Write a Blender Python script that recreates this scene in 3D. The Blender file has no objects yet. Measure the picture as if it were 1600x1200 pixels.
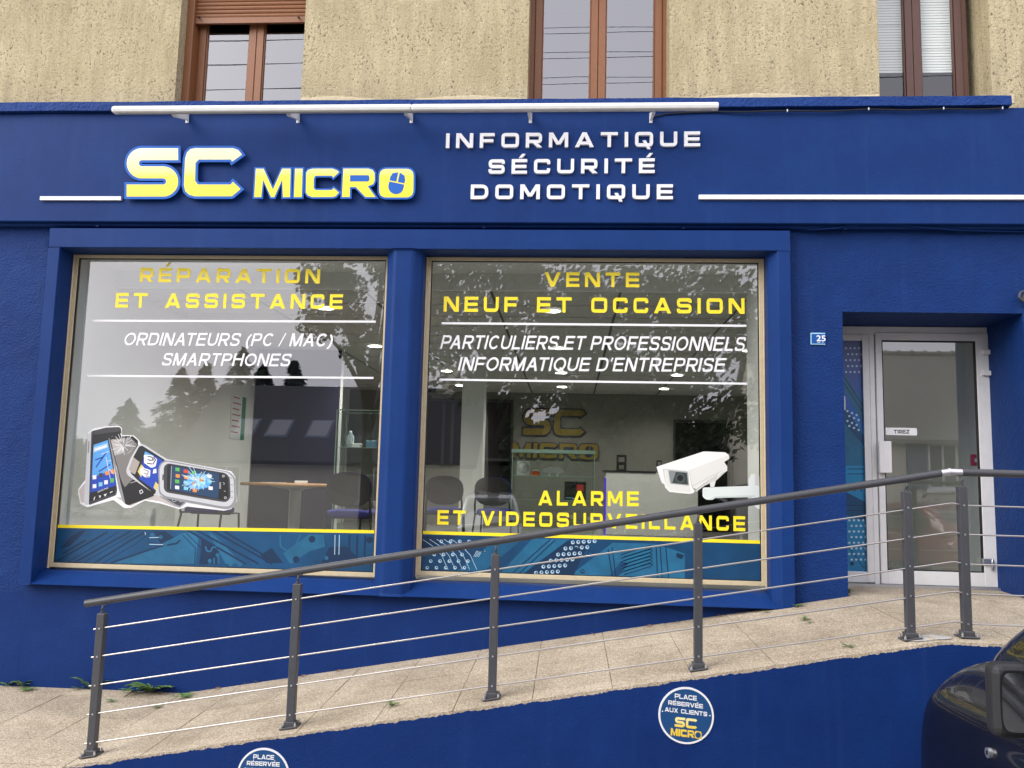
import bpy, bmesh, math, random
from mathutils import Vector, Matrix
from mathutils.geometry import tessellate_polygon
random.seed(7)
S = bpy.context.scene
COL = S.collection
R_ = math.radians

# ------------------------------------------------------------------ camera, sky, sun, exposure
FPX = 1340.0                                   # focal length in pixels of the 1600 px wide photograph
PITCH, YAW, ROLL = R_(6.677), R_(-3.980), R_(1.380)
EYE = Vector((0.0, -7.0, 1.6))
_f = Vector((math.sin(YAW)*math.cos(PITCH), math.cos(YAW)*math.cos(PITCH), math.sin(PITCH)))
_r0 = Vector((math.cos(YAW), -math.sin(YAW), 0.0)); _u0 = _r0.cross(_f)
_r = math.cos(ROLL)*_r0 + math.sin(ROLL)*_u0
_u = -math.sin(ROLL)*_r0 + math.cos(ROLL)*_u0
cam_d = bpy.data.cameras.new('camera'); cam = bpy.data.objects.new('camera', cam_d); COL.objects.link(cam)
cam_d.sensor_width = 36.0; cam_d.lens = 36.0*FPX/1600.0
cam_d.clip_start = 0.05; cam_d.clip_end = 1500
m3 = Matrix((_r, _u, -_f)).transposed()
cam.matrix_world = Matrix.Translation(EYE) @ m3.to_4x4()
S.camera = cam

SUN_EL, SUN_AZ = R_(31), R_(231)               # azimuth clockwise from +y: behind and left of the camera
wd = bpy.data.worlds.new('World'); S.world = wd; wd.use_nodes = True
nt = wd.node_tree; nt.nodes.clear()
wo = nt.nodes.new('ShaderNodeOutputWorld'); bg = nt.nodes.new('ShaderNodeBackground')
sk = nt.nodes.new('ShaderNodeTexSky'); sk.sky_type = 'NISHITA'; sk.sun_disc = False
sk.sun_elevation = SUN_EL; sk.sun_rotation = SUN_AZ; sk.air_density = 1.0; sk.dust_density = 7.0; sk.ozone_density = 1.0
hs = nt.nodes.new('ShaderNodeHueSaturation'); hs.inputs['Saturation'].default_value = 0.28
ov = nt.nodes.new('ShaderNodeMix'); ov.data_type = 'RGBA'; ov.inputs[0].default_value = .78     # even cloud cover over the clear-sky model
ov.inputs[7].default_value = (8.9, 8.8, 10.0, 1)
nt.links.new(sk.outputs[0], hs.inputs['Color']); nt.links.new(hs.outputs[0], ov.inputs[6]); nt.links.new(ov.outputs[2], bg.inputs[0]); nt.links.new(bg.outputs[0], wo.inputs[0])
bg.inputs[1].default_value = 0.15
sl = bpy.data.lights.new('sun', 'SUN'); sl.energy = 1.1; sl.angle = R_(40); sl.color = (1.0, 0.96, 0.90)
so = bpy.data.objects.new('sun', sl); COL.objects.link(so)
sd = Vector((math.sin(SUN_AZ)*math.cos(SUN_EL), math.cos(SUN_AZ)*math.cos(SUN_EL), math.sin(SUN_EL)))
so.rotation_euler = sd.to_track_quat('Z', 'Y').to_euler()
S.view_settings.view_transform = 'Standard'; S.view_settings.look = 'None'
S.view_settings.exposure = 0.64; S.view_settings.gamma = 1.0; S.view_settings.use_curve_mapping = False
S.render.engine = 'CYCLES'
try:
    S.cycles.use_denoising = True; S.cycles.denoiser = 'OPENIMAGEDENOISE'
except Exception: pass
S.cycles.max_bounces = 10; S.cycles.transparent_max_bounces = 24; S.cycles.caustics_reflective = False; S.cycles.caustics_refractive = False
S.cycles.sample_clamp_indirect = 6.0

# ------------------------------------------------------------------ helpers
def W(u, v, Y):
    """point of the plane y = Y that the photograph shows at pixel u, v (measuring aid)"""
    d = _r*((u-800)/FPX) - _u*((v-600)/FPX) + _f
    return EYE + d*((Y-EYE.y)/d.y)
def WZ(u, v, Z):
    d = _r*((u-800)/FPX) - _u*((v-600)/FPX) + _f
    return EYE + d*((Z-EYE.z)/d.z)

ORIG = {}                                        # object name -> world origin of the thing it belongs to
def tag(o, label=None, cat=None, group=None, kind=None):
    if label: o['label'] = label
    if cat: o['category'] = cat
    if group: o['group'] = group
    if kind: o['kind'] = kind
    return o
def thing(name, loc, label=None, cat=None, group=None, kind=None):
    o = bpy.data.objects.new(name, None); COL.objects.link(o); o.location = loc; o.empty_display_size = .1
    ORIG[o.name] = Vector(loc)
    return tag(o, label, cat, group, kind)
class MB:
    def __init__(s): s.v = []; s.f = []; s.sm = []
    def add(s, vs, fs, smooth=False):
        n = len(s.v); s.v += [Vector(p) for p in vs]
        for f in fs: s.f.append([n+i for i in f]); s.sm.append(smooth)
        return s
    def box(s, x0, x1, y0, y1, z0, z1, M=None):
        vs = [Vector((x, y, z)) for x in (x0, x1) for y in (y0, y1) for z in (z0, z1)]
        if M: vs = [M @ p for p in vs]
        return s.add(vs, [(0,1,3,2),(4,6,7,5),(0,4,5,1),(2,3,7,6),(0,2,6,4),(1,5,7,3)])
    def quad(s, *p): return s.add(p, [tuple(range(len(p)))])
    def poly(s, pts, y):                             # flat polygon in x,z at depth y (any outline)
        tr = tessellate_polygon([[Vector((p[0], p[1], 0)) for p in pts]])
        return s.add([(p[0], y, p[1]) for p in pts], [tuple(t) for t in tr])
    def prism(s, pts, y0, y1):                       # outline in x,z extruded from y0 (front) to y1
        n = len(pts); tr = tessellate_polygon([[Vector((p[0], p[1], 0)) for p in pts]])
        vs = [(p[0], y0, p[1]) for p in pts] + [(p[0], y1, p[1]) for p in pts]
        fs = [tuple(t) for t in tr] + [tuple(n+i for i in reversed(t)) for t in tr]
        fs += [(i, n+i, n+(i+1) % n, (i+1) % n) for i in range(n)]
        return s.add(vs, fs)
    def tube(s, path, r, n=8, cap=True, r1=None):
        path = [Vector(p) for p in path]; rings = []; k0 = len(s.v)
        up = None
        for i, p in enumerate(path):
            a = path[max(0, i-1)]; b = path[min(len(path)-1, i+1)]; t = (b-a).normalized()
            if up is None: up = t.orthogonal().normalized()
            up = (up - t*up.dot(t)).normalized(); sd_ = t.cross(up)
            rr = r if r1 is None else r+(r1-r)*i/(len(path)-1)
            rings.append([p + rr*(math.cos(2*math.pi*j/n)*up + math.sin(2*math.pi*j/n)*sd_) for j in range(n)])
        vs = [q for rg in rings for q in rg]
        fs = [(i*n+j, i*n+(j+1) % n, (i+1)*n+(j+1) % n, (i+1)*n+j) for i in range(len(path)-1) for j in range(n)]
        s.add(vs, fs, True)
        if cap:
            m = len(path)-1; s.add(rings[0], [tuple(reversed(range(n)))]); s.add(rings[m], [tuple(range(n))])
        return s
    def disc(s, c, r, n=24, axis='y', ry=None):
        c = Vector(c); ry = ry or r; pts = []
        for i in range(n):
            a = 2*math.pi*i/n
            d = {'y': (r*math.cos(a), 0, ry*math.sin(a)), 'z': (r*math.cos(a), ry*math.sin(a), 0), 'x': (0, r*math.cos(a), ry*math.sin(a))}[axis]
            pts.append(c+Vector(d))
        return s.add(pts, [tuple(range(n))])
    def lathe(s, prof, c, n=20):                     # profile [(r,z)] about the vertical through c
        c = Vector(c); vs = []; fs = []
        for r, z in prof:
            vs += [c+Vector((r*math.cos(2*math.pi*j/n), r*math.sin(2*math.pi*j/n), z)) for j in range(n)]
        for i in range(len(prof)-1):
            fs += [(i*n+j, i*n+(j+1) % n, (i+1)*n+(j+1) % n, (i+1)*n+j) for j in range(n)]
        return s.add(vs, fs, True)
    def build(s, name, mat, parent=None, bevel=0, seg=1, fix=True, **tags):
        o = None
        if parent is not None: org = ORIG[parent.name]
        else:
            xs = [p.x for p in s.v]; ys = [p.y for p in s.v]; zs = [p.z for p in s.v]
            org = Vector(((min(xs)+max(xs))/2, (min(ys)+max(ys))/2, min(zs)))
        me = bpy.data.meshes.new(name)
        me.from_pydata([tuple(p-org) for p in s.v], [], s.f)
        me.polygons.foreach_set('use_smooth', s.sm)
        if fix or bevel:
            bm = bmesh.new(); bm.from_mesh(me)
            if bevel:
                bmesh.ops.remove_doubles(bm, verts=bm.verts, dist=1e-5)
                ed = [e for e in bm.edges if len(e.link_faces) == 2 and e.calc_face_angle(0) > R_(30)]
                bmesh.ops.bevel(bm, geom=ed, offset=bevel, segments=seg, affect='EDGES', profile=.5, clamp_overlap=True)
            bmesh.ops.recalc_face_normals(bm, faces=bm.faces)
            bm.to_mesh(me); bm.free()
        if isinstance(mat, (list, tuple)):
            for q in mat: me.materials.append(q)
        else: me.materials.append(mat)
        o = bpy.data.objects.new(name, me); COL.objects.link(o)
        if parent is not None: o.parent = parent
        else: o.location = org
        ORIG[o.name] = org
        return tag(o, **tags)
def copy_tree(o, parent=None):
    c = o.copy(); COL.objects.link(c)
    if parent is not None: c.parent = parent
    ORIG[c.name] = ORIG.get(o.name, Vector((0, 0, 0)))
    for ch in list(o.children): copy_tree(ch, c)
    return c

# ------------------------------------------------------------------ materials
def nodes(name):
    m = bpy.data.materials.new(name); m.use_nodes = True
    return m, m.node_tree, m.node_tree.nodes['Principled BSDF']
def mat(name, col, rough=.5, metal=0, var=0, vscale=3.0, bump=0, bscale=60, bdist=.01, spec=.5, coat=0, detail=4, dark=None, emit=None):
    m, t, p = nodes(name)
    p.inputs['Base Color'].default_value = (*col, 1); p.inputs['Roughness'].default_value = rough; p.inputs['Metallic'].default_value = metal
    p.inputs['Specular IOR Level'].default_value = spec; p.inputs['Coat Weight'].default_value = coat
    if emit: p.inputs['Emission Color'].default_value = (*emit[0], 1); p.inputs['Emission Strength'].default_value = emit[1]
    if var or bump: g = t.nodes.new('ShaderNodeNewGeometry')
    if var:
        n = t.nodes.new('ShaderNodeTexNoise'); n.inputs['Scale'].default_value = vscale; n.inputs['Detail'].default_value = 6; n.inputs['Roughness'].default_value = .65
        t.links.new(g.outputs['Position'], n.inputs['Vector'])
        r = t.nodes.new('ShaderNodeValToRGB'); r.color_ramp.elements[0].position = .3; r.color_ramp.elements[1].position = .7
        a = dark or tuple(c*(1-var) for c in col); b = tuple(min(1, c*(1+var)) for c in col)
        r.color_ramp.elements[0].color = (*a, 1); r.color_ramp.elements[1].color = (*b, 1)
        t.links.new(n.outputs['Fac'], r.inputs[0]); t.links.new(r.outputs[0], p.inputs['Base Color'])
    if bump:
        n = t.nodes.new('ShaderNodeTexNoise'); n.inputs['Scale'].default_value = bscale; n.inputs['Detail'].default_value = detail
        t.links.new(g.outputs['Position'], n.inputs['Vector'])
        b = t.nodes.new('ShaderNodeBump'); b.inputs['Strength'].default_value = bump; b.inputs['Distance'].default_value = bdist
        t.links.new(n.outputs['Fac'], b.inputs['Height']); t.links.new(b.outputs[0], p.inputs['Normal'])
    return m
def glass_mat(name, ior=2.3, tint=(.97, .985, .97), rough=0.0, wav=0.0):
    m = bpy.data.materials.new(name); m.use_nodes = True; t = m.node_tree; t.nodes.clear()
    o = t.nodes.new('ShaderNodeOutputMaterial'); mx = t.nodes.new('ShaderNodeMixShader'); fr = t.nodes.new('ShaderNodeFresnel')
    tr = t.nodes.new('ShaderNodeBsdfTransparent'); gl = t.nodes.new('ShaderNodeBsdfGlossy')
    fr.inputs['IOR'].default_value = ior; tr.inputs[0].default_value = (*tint, 1); gl.inputs['Roughness'].default_value = rough
    ge = t.nodes.new('ShaderNodeNewGeometry'); iv = t.nodes.new('ShaderNodeMath'); iv.operation = 'SUBTRACT'; iv.inputs[0].default_value = 1; t.links.new(ge.outputs['Backfacing'], iv.inputs[1])
    mu = t.nodes.new('ShaderNodeMath'); mu.operation = 'MULTIPLY'; t.links.new(fr.outputs[0], mu.inputs[0]); t.links.new(iv.outputs[0], mu.inputs[1])   # reflect once, at the face the ray enters by
    t.links.new(mu.outputs[0], mx.inputs[0]); t.links.new(tr.outputs[0], mx.inputs[1]); t.links.new(gl.outputs[0], mx.inputs[2]); t.links.new(mx.outputs[0], o.inputs[0])
    if wav:
        n = t.nodes.new('ShaderNodeTexNoise'); n.inputs['Scale'].default_value = 1.3; n.inputs['Detail'].default_value = 1
        g = t.nodes.new('ShaderNodeNewGeometry'); t.links.new(g.outputs['Position'], n.inputs['Vector'])
        b = t.nodes.new('ShaderNodeBump'); b.inputs['Strength'].default_value = wav; b.inputs['Distance'].default_value = .01
        t.links.new(n.outputs['Fac'], b.inputs['Height']); t.links.new(b.outputs[0], gl.inputs['Normal']); 
    return m
def stucco_mat():
    m, t, p = nodes('cream_roughcast'); L = t.links.new
    g = t.nodes.new('ShaderNodeNewGeometry')
    mp = t.nodes.new('ShaderNodeMapping'); mp.inputs['Scale'].default_value = (1.0, 1.0, .72); L(g.outputs['Position'], mp.inputs[0])
    n1 = t.nodes.new('ShaderNodeTexNoise'); n1.inputs['Scale'].default_value = 50; n1.inputs['Detail'].default_value = 7; n1.inputs['Roughness'].default_value = .62; n1.inputs['Distortion'].default_value = .6; L(mp.outputs[0], n1.inputs['Vector'])
    n2 = t.nodes.new('ShaderNodeTexNoise'); n2.inputs['Scale'].default_value = 130; n2.inputs['Detail'].default_value = 3; L(g.outputs['Position'], n2.inputs['Vector'])
    n3 = t.nodes.new('ShaderNodeTexNoise'); n3.inputs['Scale'].default_value = 1.6; n3.inputs['Detail'].default_value = 7; n3.inputs['Roughness'].default_value = .7; L(g.outputs['Position'], n3.inputs['Vector'])
    # pits cluster in patches
    n6 = t.nodes.new('ShaderNodeTexNoise'); n6.inputs['Scale'].default_value = 3.2; n6.inputs['Detail'].default_value = 4; L(g.outputs['Position'], n6.inputs['Vector'])
    of = t.nodes.new('ShaderNodeMapRange'); of.inputs[1].default_value = .35; of.inputs[2].default_value = .65; of.inputs[3].default_value = .03; of.inputs[4].default_value = -.035; L(n6.outputs[0], of.inputs[0])
    sh = t.nodes.new('ShaderNodeMath'); sh.operation = 'ADD'; L(n1.outputs[0], sh.inputs[0]); L(of.outputs[0], sh.inputs[1])
    pit = t.nodes.new('ShaderNodeValToRGB'); pit.color_ramp.elements[0].position = .345; pit.color_ramp.elements[1].position = .425; L(sh.outputs[0], pit.inputs[0])
    pit2 = t.nodes.new('ShaderNodeValToRGB'); pit2.color_ramp.elements[0].position = .28; pit2.color_ramp.elements[1].position = .40; L(n2.outputs[0], pit2.inputs[0])
    big = t.nodes.new('ShaderNodeValToRGB'); big.color_ramp.elements[0].position = .3; big.color_ramp.elements[1].position = .7
    big.color_ramp.elements[0].color = (.54, .45, .265, 1); big.color_ramp.elements[1].color = (.70, .605, .385, 1); L(n3.outputs[0], big.inputs[0])
    mul = t.nodes.new('ShaderNodeMath'); mul.operation = 'MULTIPLY'; L(pit.outputs[0], mul.inputs[0]); L(pit2.outputs[0], mul.inputs[1])
    mx = t.nodes.new('ShaderNodeMix'); mx.data_type = 'RGBA'; L(mul.outputs[0], mx.inputs[0]); mx.inputs[6].default_value = (.25, .205, .13, 1); L(big.outputs[0], mx.inputs[7])
    mps = t.nodes.new('ShaderNodeMapping'); mps.inputs['Scale'].default_value = (9, 9, 1.1); L(g.outputs['Position'], mps.inputs[0])
    ns = t.nodes.new('ShaderNodeTexNoise'); ns.inputs['Scale'].default_value = 1.5; ns.inputs['Detail'].default_value = 7; ns.inputs['Roughness'].default_value = .72; L(mps.outputs[0], ns.inputs['Vector'])
    rs = t.nodes.new('ShaderNodeMapRange'); rs.inputs[1].default_value = .34; rs.inputs[2].default_value = .62; rs.inputs[3].default_value = .80; rs.inputs[4].default_value = 1.05; L(ns.outputs[0], rs.inputs[0])
    nf = t.nodes.new('ShaderNodeTexNoise'); nf.inputs['Scale'].default_value = 140; nf.inputs['Detail'].default_value = 2; L(g.outputs['Position'], nf.inputs['Vector'])
    rf = t.nodes.new('ShaderNodeMapRange'); rf.inputs[1].default_value = .3; rf.inputs[2].default_value = .7; rf.inputs[3].default_value = .8; rf.inputs[4].default_value = 1.18; L(nf.outputs[0], rf.inputs[0])
    m1 = t.nodes.new('ShaderNodeMath'); m1.operation = 'MULTIPLY'; L(rs.outputs[0], m1.inputs[0]); L(rf.outputs[0], m1.inputs[1])
    mxs = t.nodes.new('ShaderNodeMix'); mxs.data_type = 'RGBA'; mxs.blend_type = 'MULTIPLY'; mxs.inputs[0].default_value = 1; L(mx.outputs[2], mxs.inputs[6]); L(m1.outputs[0], mxs.inputs[7])
    L(mxs.outputs[2], p.inputs['Base Color']); p.inputs['Roughness'].default_value = .95; p.inputs['Specular IOR Level'].default_value = .15
    ad = t.nodes.new('ShaderNodeMath'); ad.operation = 'MULTIPLY_ADD'; L(n2.outputs[0], ad.inputs[0]); ad.inputs[1].default_value = .45; L(n1.outputs[0], ad.inputs[2])
    b = t.nodes.new('ShaderNodeBump'); b.inputs['Strength'].default_value = 1.0; b.inputs['Distance'].default_value = .028; L(ad.outputs[0], b.inputs['Height']); L(b.outputs[0], p.inputs['Normal'])
    return m
def paint_blue(name, col, bump=.5, bscale=90, bdist=.006, var=.12, rough=.55):
    """masonry paint: roller texture, chalky patches, faint vertical dirt streaks"""
    m, t, p = nodes(name); L = t.links.new
    g = t.nodes.new('ShaderNodeNewGeometry')
    n = t.nodes.new('ShaderNodeTexNoise'); n.inputs['Scale'].default_value = 2.2; n.inputs['Detail'].default_value = 8; n.inputs['Roughness'].default_value = .7; L(g.outputs['Position'], n.inputs['Vector'])
    r = t.nodes.new('ShaderNodeValToRGB'); r.color_ramp.elements[0].position = .3; r.color_ramp.elements[1].position = .72
    r.color_ramp.elements[0].color = tuple(c*(1-var) for c in col)+(1,); r.color_ramp.elements[1].color = (col[0]*1.25, col[1]*1.18, col[2]*(1+var*.7), 1); L(n.outputs[0], r.inputs[0])
    mp = t.nodes.new('ShaderNodeMapping'); mp.inputs['Scale'].default_value = (14, 14, .8); L(g.outputs['Position'], mp.inputs[0])
    n4 = t.nodes.new('ShaderNodeTexNoise'); n4.inputs['Scale'].default_value = 1; n4.inputs['Detail'].default_value = 4; L(mp.outputs[0], n4.inputs['Vector'])
    r4 = t.nodes.new('ShaderNodeMapRange'); r4.inputs[1].default_value = .55; r4.inputs[2].default_value = .85; r4.inputs[3].default_value = 0; r4.inputs[4].default_value = .34; L(n4.outputs[0], r4.inputs[0])
    mx = t.nodes.new('ShaderNodeMix'); mx.data_type = 'RGBA'; L(r4.outputs[0], mx.inputs[0]); L(r.outputs[0], mx.inputs[6]); mx.inputs[7].default_value = (col[0]*1.6+.01, col[1]*1.5+.008, col[2]*1.15, 1)
    # fine chips and specks
    n5 = t.nodes.new('ShaderNodeTexNoise'); n5.inputs['Scale'].default_value = 55; n5.inputs['Detail'].default_value = 2; L(g.outputs['Position'], n5.inputs['Vector'])
    r5 = t.nodes.new('ShaderNodeMapRange'); r5.inputs[1].default_value = .74; r5.inputs[2].default_value = .80; r5.inputs[4].default_value = .3; L(n5.outputs[0], r5.inputs[0])
    mx2 = t.nodes.new('ShaderNodeMix'); mx2.data_type = 'RGBA'; L(r5.outputs[0], mx2.inputs[0]); L(mx.outputs[2], mx2.inputs[6]); mx2.inputs[7].default_value = (.12, .17, .32, 1)
    L(mx2.outputs[2], p.inputs['Base Color']); p.inputs['Roughness'].default_value = rough; p.inputs['Specular IOR Level'].default_value = .14
    nb = t.nodes.new('ShaderNodeTexNoise'); nb.inputs['Scale'].default_value = bscale; nb.inputs['Detail'].default_value = 4; L(g.outputs['Position'], nb.inputs['Vector'])
    nc = t.nodes.new('ShaderNodeTexNoise'); nc.inputs['Scale'].default_value = 7; nc.inputs['Detail'].default_value = 3; L(g.outputs['Position'], nc.inputs['Vector'])
    ad = t.nodes.new('ShaderNodeMath'); ad.operation = 'MULTIPLY_ADD'; L(nc.outputs[0], ad.inputs[0]); ad.inputs[1].default_value = 1.2; L(nb.outputs[0], ad.inputs[2])
    b = t.nodes.new('ShaderNodeBump'); b.inputs['Strength'].default_value = bump; b.inputs['Distance'].default_value = bdist; L(ad.outputs[0], b.inputs['Height']); L(b.outputs[0], p.inputs['Normal'])
    return m
def slab_mat(name='exposed_aggregate'):
    m, t, p = nodes(name); L = t.links.new
    g = t.nodes.new('ShaderNodeNewGeometry')
    v = t.nodes.new('ShaderNodeTexVoronoi'); v.inputs['Scale'].default_value = 155; L(g.outputs['Position'], v.inputs['Vector'])
    sep = t.nodes.new('ShaderNodeSeparateColor'); L(v.outputs['Color'], sep.inputs[0])
    r = t.nodes.new('ShaderNodeValToRGB'); e = r.color_ramp.elements
    e[0].position = 0; e[0].color = (.31, .255, .185, 1); e[1].position = 1; e[1].color = (.75, .67, .55, 1)
    for q, c in ((.3, (.44, .375, .28, 1)), (.7, (.56, .485, .37, 1))):
        z = e.new(q); z.color = c
    L(sep.outputs[0], r.inputs[0])
    n = t.nodes.new('ShaderNodeTexNoise'); n.inputs['Scale'].default_value = 2.4; n.inputs['Detail'].default_value = 7; n.inputs['Roughness'].default_value = .65; L(g.outputs['Position'], n.inputs['Vector'])
    r2 = t.nodes.new('ShaderNodeValToRGB'); r2.color_ramp.elements[0].position = .32; r2.color_ramp.elements[1].position = .66
    r2.color_ramp.elements[0].color = (.70, .67, .62, 1); r2.color_ramp.elements[1].color = (1.0, .985, .95, 1); L(n.outputs[0], r2.inputs[0])
    oi = t.nodes.new('ShaderNodeObjectInfo'); mr = t.nodes.new('ShaderNodeMapRange'); mr.inputs[3].default_value = .95; mr.inputs[4].default_value = 1.03; L(oi.outputs['Random'], mr.inputs[0])
    mx = t.nodes.new('ShaderNodeMix'); mx.data_type = 'RGBA'; mx.blend_type = 'MULTIPLY'; mx.inputs[0].default_value = 1; L(r.outputs[0], mx.inputs[6]); L(r2.outputs[0], mx.inputs[7])
    mx2 = t.nodes.new('ShaderNodeMix'); mx2.data_type = 'RGBA'; mx2.blend_type = 'MULTIPLY'; mx2.inputs[0].default_value = 1; L(mx.outputs[2], mx2.inputs[6]); L(mr.outputs[0], mx2.inputs[7])
    L(mx2.outputs[2], p.inputs['Base Color']); p.inputs['Roughness'].default_value = .9; p.inputs['Specular IOR Level'].default_value = .2
    b = t.nodes.new('ShaderNodeBump'); b.inputs['Strength'].default_value = .6; b.inputs['Distance'].default_value = .004; L(sep.outputs[1], b.inputs['Height']); L(b.outputs[0], p.inputs['Normal'])
    return m
def zgrad(name, z0, z1, stops, rough=.35):
    """printed colour gradient over the height of a sign (flat print)"""
    m, t, p = nodes(name)
    g = t.nodes.new('ShaderNodeNewGeometry'); sx = t.nodes.new('ShaderNodeSeparateXYZ'); t.links.new(g.outputs['Position'], sx.inputs[0])
    mr = t.nodes.new('ShaderNodeMapRange'); mr.inputs[1].default_value = z0; mr.inputs[2].default_value = z1; t.links.new(sx.outputs[2], mr.inputs[0])
    r = t.nodes.new('ShaderNodeValToRGB'); e = r.color_ramp.elements
    e[0].position, e[0].color = stops[0][0], (*stops[0][1], 1); e[1].position, e[1].color = stops[-1][0], (*stops[-1][1], 1)
    for q, c in stops[1:-1]:
        k = e.new(q); k.color = (*c, 1)
    t.links.new(mr.outputs[0], r.inputs[0]); t.links.new(r.outputs[0], p.inputs['Base Color']); p.inputs['Roughness'].default_value = rough
    return m

BLUE = (.0056, .0315, .148)
M_stucco = stucco_mat()
M_fascia = paint_blue('blue_fascia_paint', BLUE, .35, 70, .004, .15)
M_blue = paint_blue('blue_roughcast_paint', BLUE, .9, 60, .010, .17)
M_surr = paint_blue('blue_smooth_paint', (.0060, .0335, .157), .3, 80, .003, .12, .5)
M_ledge = paint_blue('blue_ledge_paint', (.009, .040, .185), 1.0, 38, .016, .2)
M_retain = paint_blue('blue_retaining_paint', (.0046, .0265, .136), .55, 80, .004, .16)
M_slab = slab_mat()
M_joint = mat('joint_dirt', (.20, .165, .115), .95, var=.3, vscale=12, spec=.1)
M_asph = mat('asphalt', (.25, .243, .23), .9, var=.2, vscale=6, bump=.5, bscale=120)
M_brown = mat('brown_upvc', (.24, .095, .035), .42, var=.10, vscale=30)
M_brown2 = mat('dark_brown_upvc', (.095, .042, .028), .42, var=.10, vscale=30)
M_gold = mat('gold_anodised', (.62, .52, .33), .4, metal=.1, var=.08, vscale=25)
M_seal = mat('black_gasket', (.012, .012, .012), .6)
M_alu = mat('white_door_aluminium', (.74, .74, .73), .38, var=.05, vscale=8)
M_aluS = mat('satin_aluminium', (.62, .63, .64), .3, metal=.85)
M_grey = mat('anthracite_powder_coat', (.058, .060, .066), .42, var=.08, vscale=20, bump=.05, bscale=400, bdist=.001)
M_steel = mat('stainless_rod', (.55, .52, .49), .3, metal=1.0)
M_white = mat('white_acrylic', (.80, .80, .80), .3)
M_whiteB = mat('white_light_housing', (.74, .74, .71), .35, var=.06, vscale=10)
M_black = mat('black_cable', (.010, .010, .012), .55)
M_vinY = mat('yellow_vinyl', (.95, .755, .02), .45)
M_vinW = mat('white_vinyl', (.82, .82, .82), .45)
M_back = mat('grey_back_wall', (.19, .19, .17), .85, var=.04, vscale=2)
M_plaster = mat('white_interior_plaster', (.74, .75, .73), .85, var=.03, vscale=2)
M_navy = mat('navy_interior_panel', (.008, .0095, .032), .6)
M_tile = mat('ceiling_tile_mineral', (.52, .52, .49), .9, var=.06, vscale=40)
M_tgrid = mat('ceiling_grid_dark', (.10, .10, .095), .8)  # the grid's own dark grey, seen in the gaps between the tiles
M_floor = mat('grey_floor_tile', (.22, .22, .215), .35, var=.1, vscale=3)
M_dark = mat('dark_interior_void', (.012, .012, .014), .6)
M_pane = glass_mat('shopfront_glass', 2.6, wav=.02)
M_pane2 = glass_mat('upper_window_glass', 3.3, (.97, .97, .98), wav=.03)
M_shelfg = glass_mat('cabinet_glass', 1.35, (.955, .975, .965))
M_shelfe = mat('glass_edge_green', (.22, .33, .28), .15)
M_wood = mat('beech_tabletop', (.42, .23, .10), .4, var=.12, vscale=14)
M_chairB = mat('blue_chair_fabric', (.012, .018, .15), .9, bump=.2, bscale=300, bdist=.002)
M_chairK = mat('black_chair_shell', (.012, .0115, .011), .7, var=.1, vscale=40)
M_leaf = mat('weed_leaf', (.11, .20, .05), .6, var=.35, vscale=60)
M_dry = mat('dry_leaf', (.19, .085, .035), .8, var=.3, vscale=60)
M_car = mat('black_car_paint', (.004, .0045, .007), .22, coat=.55, spec=.3, var=.2, vscale=5)
M_carT = mat('black_car_plastic', (.017, .017, .018), .55, bump=.2, bscale=500, bdist=.001)
M_chrome = mat('mirror_silver', (.55, .56, .57), .03, metal=1)
M_carG = glass_mat('car_window_glass', 1.8, (.35, .38, .36))
M_tyre = mat('tyre_rubber', (.015, .015, .015), .8)
M_rim = mat('wheel_rim_alloy', (.45, .45, .46), .35, metal=.8)

# ------------------------------------------------------------------ stroke lettering (wide square capitals)
def rnd(pts, rad, closed=False, n=5):
    out = []; N = len(pts)
    for i, p in enumerate(pts):
        p = Vector(p)
        if not closed and i in (0, N-1): out.append(p); continue
        a = Vector(pts[i-1]); b = Vector(pts[(i+1) % N]); r = rad[i] if isinstance(rad, (list, tuple)) else rad
        if r <= 0: out.append(p); continue
        da = (a-p); db = (b-p); r = min(r, da.length*.499, db.length*.499); da.normalize(); db.normalize()
        p0 = p+da*r; p1 = p+db*r
        for k in range(n+1):
            t = k/n; out.append((1-t)*(1-t)*p0+2*t*(1-t)*p+t*t*p1)
    return out
def strip(pts, w, closed=False):
    """left and right offset lists of a centre line (mitred)"""
    pts = [Vector(p) for p in pts]; N = len(pts); Lf = []; Rt = []
    for i, p in enumerate(pts):
        a = pts[i-1] if (closed or i > 0) else None; b = pts[(i+1) % N] if (closed or i < N-1) else None
        d0 = (p-a).normalized() if a is not None else None; d1 = (b-p).normalized() if b is not None else None
        if d0 is None: d0 = d1
        if d1 is None: d1 = d0
        n0 = Vector((-d0.y, d0.x)); n1 = Vector((-d1.y, d1.x)); m = (n0+n1)
        if m.length < 1e-6: m = n0
        m.normalize(); k = w/2/max(.35, m.dot(n0)); Lf.append(p+m*k); Rt.append(p-m*k)
    return Lf, Rt
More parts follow.
